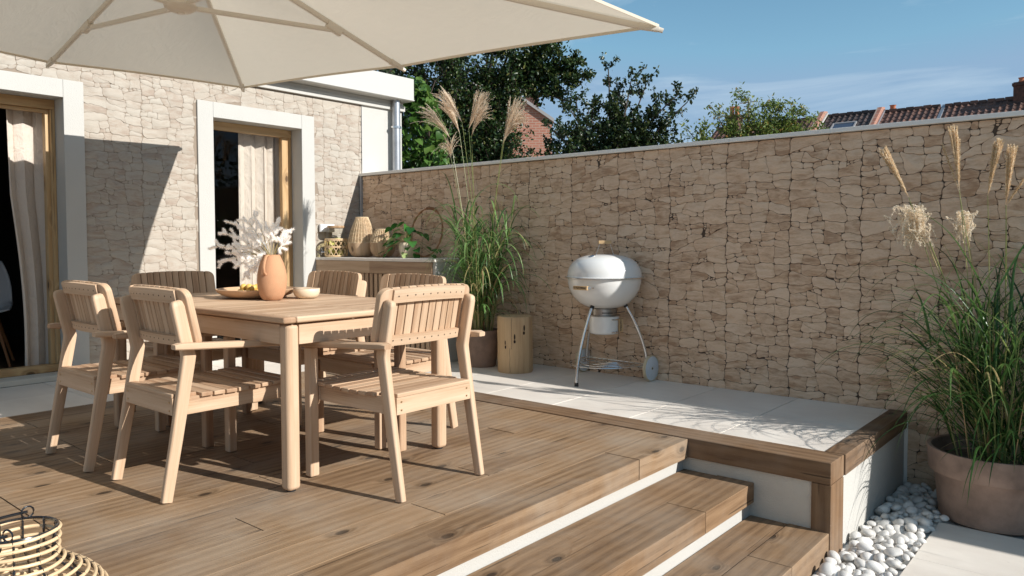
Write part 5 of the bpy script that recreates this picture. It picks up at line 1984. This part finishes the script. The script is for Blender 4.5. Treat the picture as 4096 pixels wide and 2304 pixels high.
for s_ in (-1, 1):
    c = hd * (.090 * s_) + Vector((0, 0, .326))
    lx = Vector((hd.y, -hd.x, 0)) * .75 + hd * .5 * s_
    lx.normalize()
    m_.tube([tuple(c + lx * .0155 * math.cos(q * .524) + Vector((0, 0, .0155 * math.sin(q * .524)))) for q in range(12)], .0026, 6, closed=True)
hpts = []
out_ = Vector((-.51, -.86, 0)).normalized()
for k in range(15):
    a = math.pi * k / 14
    hpts.append(tuple(hd * (.093 * math.cos(a)) + out_ * (.16 * math.sin(a)) + Vector((0, 0, .326 - .02 * math.sin(a)))))
m_.tube(hpts, .0042, 7)
m_.build('handle', 'black_wire', rl, smooth=True)
m_ = MB(); m_.lathe([(0, .004), (.15, .004), (.15, .008), (0, .008)], 32, caps=False); m_.build('candle_tray', 'render_white', rl)

# ================================================================ trees and shrubs behind
def rand_leaves(n_, centers, spread, size, g, mat, parent, name='crown', down=0.3, flat=.6, aspect=.55):
    """centers (k,3); quads"""
    idx = g.integers(0, len(centers), n_)
    c = centers[idx] + g.normal(0, 1, (n_, 3)) * spread
    d = g.normal(0, 1, (n_, 3)); d[:, 2] -= down
    d /= np.linalg.norm(d, axis=1)[:, None]
    u = g.normal(0, 1, (n_, 3)); u[:, 2] += flat
    s = np.cross(d, u); s /= np.linalg.norm(s, axis=1)[:, None] + 1e-9
    nn = np.cross(s, d)
    L = size * g.uniform(.6, 1.3, (n_, 1)); W = L * aspect
    V = np.empty((n_, 6, 3))
    V[:, 0] = c; V[:, 1] = c + d * L * .35 + s * W * .5 + nn * W * .12; V[:, 2] = c + d * L * .75 + s * W * .38 + nn * W * .05
    V[:, 3] = c + d * L - nn * W * .15; V[:, 4] = c + d * L * .75 - s * W * .38 + nn * W * .05; V[:, 5] = c + d * L * .35 - s * W * .5 + nn * W * .12
    F1 = np.array([[0, 1, 2, 3], [0, 3, 4, 5]])
    F = (np.arange(n_)[:, None, None] * 6 + F1[None]).reshape(-1, 4)
    r_ = np.repeat(g.random(n_), 2)
    return raw_mesh(name, V.reshape(-1, 3), F, mat, parent, r_)

def grow(root, d, L, lv, g, segs, tips, rad, up=.25, spread=.55, kids=3):
    n = 5
    pts = [root.copy()]
    p, dd = root.copy(), d.normalized()
    for i in range(n):
        dd = (dd + Vector((g.gauss(0, .12), g.gauss(0, .12), g.gauss(0, .10) + up * .12))).normalized()
        p = p + dd * L / n
        pts.append(p.copy())
    segs.append((pts, rad))
    if lv == 0:
        for q in pts[1:]:
            tips.append(tuple(q))
        return
    for k in range(kids):
        i = g.randint(2, n)
        a = g.uniform(0, 6.283)
        o1 = dd.orthogonal().normalized(); o2 = dd.cross(o1)
        nd = dd + (o1 * math.cos(a) + o2 * math.sin(a)) * spread * g.uniform(.6, 1.6)
        grow(pts[i], nd, L * g.uniform(.6, .85), lv - 1, g, segs, tips, rad * .58, up, spread, kids)
    if lv < 3:
        for q in pts[2:]:
            tips.append(tuple(q))

def tree(name, label, base, h, g, nleaf, leaf, mat, kids=4, lv=3, spread=.7, clump=.16, tr=.10, lean=(0, 0), L0=None, group=None, up=.25):
    t0 = thing(name, label, 'tree', base, group=group)
    segs, tips = [], []
    trunk_top = Vector((lean[0], lean[1], h * .33))
    segs.append(([Vector((0, 0, 0)), Vector((lean[0] * .4, lean[1] * .4, h * .17)), trunk_top], tr))
    for k in range(kids + 2):
        a = 2 * math.pi * k / (kids + 2) + g.uniform(-.4, .4)
        d = Vector((math.cos(a) * spread * 1.2, math.sin(a) * spread * 1.2, 1))
        grow(trunk_top - Vector((0, 0, h * .08 * g.random())), d, (L0 or h * .30), lv - 1, g, segs, tips, tr * .5, up, spread, kids)
    m_ = MB()
    for pts, r_ in segs:
        m_.tube(pts, r_, 5, scales=[1 - .55 * i / (len(pts) - 1) for i in range(len(pts))])
    m_.build('trunk', 'bark', t0, smooth=True)
    C_ = np.array(tips)
    ng = np.random.default_rng(g.randint(0, 9999))
    rand_leaves(nleaf, C_, clump, leaf, ng, mat, t0)
    return t0, C_
g = random.Random(101)
# big dark tree : explicit limbs so its outline follows the photograph's
def limb_tree(name, label, base, limbs, nleaf, leaf, mat, clump, g, tr=.14, twigs=5, twigL=.45, aspect=.6, twup=.2, trunk_to=None):
    t0 = thing(name, label, 'tree', base)
    B = Vector(base)
    segs, tips = [], []
    hub = Vector(trunk_to) - B if trunk_to else Vector((0, 0, 1.5))
    segs.append(([Vector((0, 0, 0)), hub * .5 + Vector((.05, .03, 0)), hub], tr))
    for (end, dens) in limbs:
        e = Vector(end) - B
        m1 = hub.lerp(e, .5) + Vector((g.gauss(0, .12), g.gauss(0, .12), g.gauss(.08, .10)))
        pts = [hub.lerp(m1, q / 7).lerp(m1.lerp(e, q / 7), q / 7) for q in range(8)]
        segs.append((pts, tr * .38))
        for i in range(2, 8):
            for k in range(int(twigs * dens)):
                a = g.uniform(0, 6.283)
                dd = (e - hub).normalized()
                o1 = dd.orthogonal().normalized(); o2 = dd.cross(o1)
                d = dd * .6 + (o1 * math.cos(a) + o2 * math.sin(a)) * .9 + Vector((0, 0, twup))
                L = twigL * g.uniform(.5, 1.2)
                p = pts[i].copy(); tp = [p.copy()]
                d.normalize()
                for q in range(4):
                    d = (d + Vector((g.gauss(0, .16), g.gauss(0, .16), g.gauss(0, .14)))).normalized()
                    p = p + d * L / 4
                    tp.append(p.copy()); tips.append(tuple(p))
                segs.append((tp, tr * .09))
    m_ = MB()
    for pts, r_ in segs:
        m_.tube(pts, r_, 5, scales=[1 - .6 * i / (len(pts) - 1) for i in range(len(pts))])
    m_.build('trunk', 'bark', t0, smooth=True)
    ng = np.random.default_rng(g.randint(0, 9999))
    rand_leaves(nleaf, np.array(tips), clump, leaf, ng, mat, t0, aspect=aspect)
    return t0
limb_tree('broadleaf_tree', 'tall dark green broadleaf tree rising behind the house corner, tallest in view', (-4.7, 6.6, GZ),
    [((-5.6, 5.8, 5.5), 2), ((-5.2, 6.2, 6.0), 2), ((-4.3, 7.0, 5.6), 2), ((-3.9, 7.3, 5.5), 2), ((-3.45, 7.65, 5.25), 1.3), ((-5.9, 5.6, 4.6), 2), ((-6.1, 5.5, 3.4), 2), ((-4.9, 6.3, 4.9), 2), ((-4.4, 6.8, 4.4), 2), ((-3.9, 7.2, 4.2), 2), 
     ((-5.3, 6.1, 3.7), 2), ((-4.6, 6.6, 3.4), 2), ((-4.1, 7.0, 3.2), 2), ((-3.9, 7.2, 2.6), 2), ((-5.2, 6.2, 2.7), 2), ((-4.6, 6.7, 2.4), 2), ((-3.6, 7.4, 2.2), 2), ((-5.8, 5.6, 2.2), 2), ((-3.1, 7.8, 2.0), 1.6), ((-4.8, 7.4, 4.2), 2), ((-5.4, 7.0, 5.0), 2), ((-6.3, 5.2, 5.4), 2), ((-4.0, 7.0, 6.3), 2), ((-5.0, 6.4, 1.8), 2), ((-4.2, 6.9, 1.7), 2)],
    62000, .075, 'leaf_oak', .085, g, trunk_to=(-4.75, 6.6, 1.9), twigs=5, twigL=.55)
limb_tree('broadleaf_tree', 'dark leafy branches reaching right against the sky above the brick gable', (-4.5, 7.6, GZ),
    [((-2.80, 8.22, 4.60), .8), ((-2.95, 8.05, 4.95), .8), ((-3.05, 8.0, 4.62), .8), ((-3.0, 8.0, 4.05), .5), ((-3.3, 7.8, 4.4), .9), ((-3.35, 7.75, 5.15), 1), ((-3.35, 7.7, 4.75), .8)],
    9500, .075, 'leaf_oak', .045, g, trunk_to=(-4.2, 7.2, 4.5), twigs=4, twigL=.32, tr=.08)
limb_tree('hazel_shrub', 'bright green large leaved climber filling the corner beside the drainpipe', (-.45, 1.15, GZ),
    [((-.55, .85, 2.3), 2), ((-.35, 1.0, 2.6), 2), ((-.25, 1.1, 2.85), 1.2), ((-.10, 1.2, 2.98), .6), ((-.15, 1.15, 2.5), 2), ((-.05, 1.25, 2.2), 2), ((.0, 1.3, 1.95), 2), ((-.4, .95, 2.0), 2), ((-.6, .8, 2.6), 2), ((-.2, 1.05, 1.9), 2), ((.05, 1.3, 2.45), .8), ((-.45, .9, 1.8), 2)],
    10, .1, 'leaf_hazel', .06, g, trunk_to=(-.4, 1.1, .9), twigs=2, twigL=.25, tr=.05)
hz = [o for o in bpy.data.objects if o.name.startswith('hazel_shrub')][0]
for o in [x for x in bpy.data.objects if x.parent == hz and x.name.startswith('crown')]:
    bpy.data.objects.remove(o)
g2 = random.Random(31)
pos, dirs, sz = [], [], []
for k in range(1500):
    z = g2.uniform(1.5, 3.0)
    wmax = .36 if z < 2.35 else .36 * (1 - ((z - 2.35) / .75)) + .04
    s_ = g2.uniform(-wmax, wmax)
    dep = g2.uniform(-.22, .25)
    x = -.26 + .77 * s_ - .64 * dep; y = 1.05 + .64 * s_ + .77 * dep
    pos.append((x + .45, y - 1.15, z - GZ)); dirs.append((g2.gauss(0, .7) + .4, g2.gauss(0, .7) - .7, g2.uniform(-1.4, .0))); sz.append(g2.uniform(.6, 1.25))
leaf_cloud_shaped('crown', pos, dirs, sz, leaf_shape(.085, .085), 'leaf_hazel', hz, g2, .5)

limb_tree('pear_tree', 'slender pear tree with upright sparse shoots against the blue sky', (-.30, 5.05, GZ),
    [((-.18, 5.10, 3.80), 1.2), ((.12, 5.30, 3.62), 1.2), ((.30, 5.45, 3.55), 1), ((.68, 5.80, 3.40), 1), ((.80, 5.88, 3.28), 1), ((-.05, 5.2, 3.42), 1), ((.42, 5.58, 3.20), 1), ((.55, 5.68, 3.05), 1.2), ((-.62, 4.70, 3.15), .8), ((-.35, 4.9, 3.2), 1.2), ((-.05, 5.15, 3.1), 2), ((.25, 5.4, 3.0), 2), ((.5, 5.6, 2.9), 1.6), ((-.5, 4.8, 2.75), 2), ((-.25, 5.0, 2.8), 2), ((.0, 5.2, 2.7), 2), ((.3, 5.45, 2.6), 2),
     ((.62, 5.75, 2.65), 1.3), ((-.75, 4.6, 2.55), 1.6), ((-.9, 4.5, 2.45), 1.6), ((-.55, 4.8, 2.35), 2), ((.5, 5.65, 2.45), 1), ((-.85, 4.5, 2.85), .7)],
    15500, .056, 'leaf_pear', .022, g, trunk_to=(-.2, 5.1, 1.9), twigs=2, twigL=.28, tr=.06, twup=.5, aspect=.62)
limb_tree('apple_tree', 'thin leafy branch tree between the brick gable and the pear tree', (-2.1, 7.0, GZ),
    [((-2.15, 7.0, 3.85), .6), ((-1.95, 7.15, 3.65), .7), ((-1.6, 7.45, 3.75), .5), ((-2.35, 6.85, 3.25), .9), ((-1.5, 7.5, 3.3), .7), ((-2.1, 7.0, 3.1), 1), ((-1.8, 7.25, 2.7), 1.3), ((-1.2, 7.7, 2.9), 1), ((-2.0, 7.1, 2.35), 1.6), ((-1.3, 7.6, 2.4), 1.6), ((-2.5, 6.7, 2.35), 1.2)],
    8000, .070, 'leaf_oak', .045, g, trunk_to=(-1.9, 7.1, 2.0), twigs=3, twigL=.32, tr=.06)
limb_tree('laurel_bush', 'bright yellow green bush in front of the tiled roofs beyond the wall', (.85, 8.5, GZ),
    [((.05, 7.9, 3.05), 1), ((.3, 8.1, 3.35), 1.2), ((.50, 8.25, 3.30), 1.2), ((.72, 8.45, 3.66), 1.4), ((.95, 8.65, 3.50), 1.4), ((1.15, 8.8, 3.45), 1.4), ((1.35, 9.0, 3.35), 1.5), ((1.55, 9.15, 3.30), 1.3), ((.6, 8.4, 3.0), 2), ((1.0, 8.7, 3.0), 2), ((1.35, 9.0, 3.0), 2), ((.2, 8.0, 2.8), 2), ((1.7, 9.3, 3.0), 1.5), ((.8, 8.5, 3.2), 2), ((1.2, 8.85, 3.2), 2), ((-.15, 7.75, 3.15), .4)],
    15000, .070, 'leaf_bush', .055, g, trunk_to=(.85, 8.5, 1.6), twigs=3, twigL=.28, tr=.05, twup=.6, aspect=.42)
limb_tree('laurel_bush', 'small sparse bush at the left foot of the bright bush beyond the wall', (-.15, 6.8, GZ),
    [((-.12, 6.85, 2.72), 1), ((.05, 6.95, 2.60), 1), ((.22, 7.1, 2.72), .8), ((.32, 7.15, 2.62), .8), ((-.2, 6.8, 2.45), 1.5), ((.1, 7.0, 2.45), 1.5)],
    1300, .055, 'leaf_bush', .03, g, trunk_to=(0, 6.9, 1.6), twigs=2, twigL=.2, tr=.03, twup=.5)
# hedge behind the viewer's side of the garden (seen in the window glass)
hg = thing('hedge', 'tall dark hedge closing the far side of the garden', 'hedge', (17, -3, GZ))
m_ = MB(); m_.box((-.5, -9, 0), (.5, 11, 3.4)); m_.build('core', 'bark', hg)
ng = np.random.default_rng(4)
cc = np.stack([ng.uniform(-.9, -.3, 900), ng.uniform(-9.5, 11.5, 900), ng.uniform(0, 4.4, 900)], 1)
rand_leaves(14000, cc, .22, .16, ng, 'leaf_oak', hg, name='foliage')

# ================================================================ far houses
bh = thing('brick_house', 'red brick house with chimney showing between the trees', 'house')
Q = [(-9.28, 15.78), (-13.0, 12.6)]      # gable line
gx = Vector((Q[0][0] - Q[1][0], Q[0][1] - Q[1][1], 0)).normalized()
gn = Vector((-gx.y, gx.x, 0))
if gn.y < 0: gn = -gn
O_ = Vector((-9.30, 15.76, 0))
poly = [(0.04, -1), (-.06, 5.28), (-1.0, 5.93), (-2.3, 6.75), (-4.6, 5.25), (-4.6, -1)]
m_ = MB()
T0 = lambda p: tuple(O_ + gx * p[0] + Vector((0, 0, p[1])))
T1 = lambda p: tuple(O_ + gx * p[0] + gn * 7 + Vector((0, 0, p[1])))
m_.prism(poly, T0, T1)
# planar uv for bricks
uvn = []
for f in m_.f:
    uvn.append([((Vector(m_.v[i]) - O_).dot(gx) + (Vector(m_.v[i]) - O_).dot(gn), m_.v[i][2]) for i in f])
m_.uv = uvn
m_.build('gable_wall', 'brick', bh)
m_ = MB()
for (a, b) in (((.02, 5.30), (-1.06, 6.04)), ((-1.06, 6.04), (-2.3, 6.87)), ((-2.3, 6.87), (-4.7, 5.28))):
    p0, p1 = O_ + gx * a[0] + Vector((0, 0, a[1])), O_ + gx * b[0] + Vector((0, 0, b[1]))
    m_.add([tuple(p0 - gn * .12), tuple(p1 - gn * .12), tuple(p1 + gn * 7.1), tuple(p0 + gn * 7.1), tuple(p0 - gn * .12 - Vector((0, 0, .12))), tuple(p1 - gn * .12 - Vector((0, 0, .12))), tuple(p1 + gn * 7.1 - Vector((0, 0, .12))), tuple(p0 + gn * 7.1 - Vector((0, 0, .12)))], [[0, 1, 2, 3], [7, 6, 5, 4], [0, 4, 5, 1], [1, 5, 6, 2], [2, 6, 7, 3], [3, 7, 4, 0]])
rf = m_.build('roof', 'roof_metal', bh)
m_ = MB()
cO = O_ + gx * -.72
def CB(p): return tuple(cO + gx * p[0] + gn * p[1] + Vector((0, 0, p[2])))
m_.box((-.22, .1, 5.3), (.22, .7, 6.12), T=CB, mi=0); m_.box((-.26, .06, 6.12), (.26, .74, 6.24), T=CB, mi=1)
m_.build('chimney', ['brick_dark', 'roof_metal'], rf)

def row_house(label, xa, xb, mat, zr=7.5, yr=35.6, group='row of tiled terrace houses beyond the wall'):
    t0 = thing('terrace_house', label, 'house', (xa, yr, GZ), group=group)
    W_ = xb - xa
    m_ = MB(); m_.box((0.02, -4.2, 0), (W_ - .02, 4.2, 4.4 - GZ)); m_.build('wall', 'brick_dark', t0)
    zR = zr - GZ
    sl = (3.1) / 4.6
    ntx = int(W_ / .26)
    m_ = MB()
    for side in (-1, 1):
        rows = 16 if side < 0 else 1
        for j in range(rows):
            d0, d1 = 4.6 * j / rows, 4.6 * (j + 1) / rows + .04
            cols = ntx if side < 0 else 1
            for i in range(cols):
                a, b = W_ * i / cols, W_ * (i + 1) / cols
                rr_ = rng.random()
                lift0, lift1 = 0.0, .035
                if side < 0:
                    # rolled pan tile : half flat half raised
                    m2 = a + (b - a) * .45
                    m3 = a + (b - a) * .72
                    za, zb = zR - d0 * sl + lift0, zR - d1 * sl + lift1
                    V = [(a, side * d0, za), (m2, side * d0, za), (m3, side * d0, za + .06), (b, side * d0, za), (a, side * d1, zb), (m2, side * d1, zb), (m3, side * d1, zb + .06), (b, side * d1, zb),
                         (a, side * d1, zb - .035), (m2, side * d1, zb - .035), (m3, side * d1, zb + .02), (b, side * d1, zb - .035)]
                    m_.add(V, [[4, 5, 1, 0], [5, 6, 2, 1], [6, 7, 3, 2], [8, 9, 5, 4], [9, 10, 6, 5], [10, 11, 7, 6]], None, rr_)
                else:
                    m_.add([(a, 0, zR), (b, 0, zR), (b, 4.6, zR - 3.1), (a, 4.6, zR - 3.1)], [[0, 1, 2, 3]], None, rr_)
    rf = m_.build('roof', mat, t0)
    m_ = MB()
    nrg = int(W_ / .34)
    for i in range(nrg):
        m_.box((W_ * i / nrg + .01, -.11, zR - .05), (W_ * (i + 1) / nrg - .015, .11, zR + .10 + .02 * (i % 2)))
    m_.build('ridge_tiles', mat, rf, bevel=.02)
    return t0, rf, zR
h1, r1, zR = row_house('dark tiled terrace house with a skylight beyond the wall', -6.45, -3.98, 'tile_dark', yr=35.3)
m_ = MB(); m_.box((.75, -2.05, zR - 1.32), (1.75, -1.0, zR - .58), T=None)
m_.v = [(x, y, zR - (-y) * (3.1 / 4.6) + (.10 if z > zR - .9 else -.05)) for (x, y, z) in m_.v]
m_.build('skylight', 'skylight_glass', r1)
m_ = MB()
for (a, b, c, d) in ((.68, .75, -2.1, -.95), (1.75, 1.82, -2.1, -.95), (.75, 1.75, -1.0, -.94), (.75, 1.75, -2.11, -2.05)):
    q = len(m_.v)
    m_.box((a, c, 0), (b, d, 1))
    m_.v[q:] = [(x, y, zR - (-y) * (3.1 / 4.6) + (.14 if z > .5 else -.05)) for (x, y, z) in m_.v[q:]]
m_.build('skylight_frame', 'roof_metal', r1)
h2, r2, _ = row_house('brown tiled terrace house right of the dark roofed one', -3.90, -1.25, 'tile_brown', yr=35.75)
h3, r3, _ = row_house('brown tiled terrace house at the far right with the big brick chimney', -1.10, 4.4, 'tile_brown', yr=35.85)
h0, r0_, _ = row_house('brown tiled terrace house half hidden behind the bright bush', -12.0, -6.65, 'tile_brown', yr=34.4, zr=7.3)
def parapet(house, x, yr, zt, wd=.22, white=False):
    m_ = MB()
    poly = [(.2, zt - GZ + .18), (-.35, zt - GZ + .12), (-4.7, zt - GZ - 2.98), (-4.7, zt - GZ - 3.4), (.2, zt - GZ - 3.4)]
    m_.prism(poly, lambda p: (x - wd / 2, p[0], p[1]), lambda p: (x + wd / 2, p[0], p[1]))
    return m_.build('parapet', 'brick', house)
parapet(h1, -.06, 35.3, 7.62)
m_ = MB(); m_.sweep([(.10, 0, zR + .16), (.10, -4.7, zR - 3.05)], rrect(.10, .08, .01, 1)); m_.build('flashing', 'paint_smooth', h1)
parapet(h2, .02, 35.75, 7.60)
m_ = MB(); m_.sweep([(-.02 + .20, 0, zR + .12), (.18, -4.7, zR - 3.05)], rrect(.08, .06, .01, 1)); m_.build('flashing', 'zinc', h2)
m_ = MB(); m_.sweep([(-.06, 0.2, zR + .06), (-.06, -4.7, zR - 2.98)], rrect(.16, .14, .01, 1)); m_.build('flashing', 'zinc', h3)
def chimney(house, x, y, z0, z1, w_, pots, mat='brick_dark'):
    m_ = MB(); m_.box((x - w_ / 2, y - .3, z0), (x + w_ / 2, y + .3, z1)); m_.box((x - w_ / 2 - .05, y - .35, z1 - .16), (x + w_ / 2 + .05, y + .35, z1 - .04))
    c = m_.build('chimney', mat, house)
    for (px, hh, rr_) in pots:
        m_ = MB(); m_.lathe([(rr_, 0), (rr_ * 1.1, .04), (rr_ * .85, .08), (rr_ * .8, hh - .05), (rr_ * 1.05, hh), (rr_ * .7, hh)], 12, (x + px, y, z1)); m_.build('chimney_pot', 'chimney_pot', c, smooth=True)
    return c
chimney(h1, .46, .6, 7, zR + .16, .55, [], 'brick')
chimney(h2, .42, .5, 7, zR + .02, .3, [(0, .36, .16)], 'chimney_pot')
chimney(h3, 3.30, 0, 7, zR + .70, 1.1, [(-.25, .22, .16), (.2, .22, .16)])
chimney(h0, 2.35, -3.0, 5.5, 7.42 - GZ, .62, [(-.13, .46, .13), (.13, .44, .13)])
# antenna
an = thing('tv_antenna', 'thin television antenna on a mast behind the bright bush', 'antenna', (-9.0, 31.6, 5.5))
m_ = MB(); m_.tube([(0, 0, 0), (0, 0, 2.75)], .034, 5); m_.build('mast', 'steel_dull', an)
m_ = MB()
for (z, L) in ((2.55, .9), (2.35, .5), (2.1, .3)):
    m_.tube([(-L / 2, 0, z), (L / 2, 0, z)], .026, 4)
m_.tube([(-1.5, 0, 2.02), (.35, 0, 1.9)], .024, 4)
for k in range(11):
    x = -1.45 + k * .17
    m_.tube([(x, -.25, 2.02 - (x + 1.5) * .065), (x, .25, 2.02 - (x + 1.5) * .065)], .011, 4)
    m_.tube([(x, 0, 1.93 - (x + 1.5) * .065), (x, 0, 2.11 - (x + 1.5) * .065)], .011, 4)
m_.build('aerial', 'steel_dull', an)
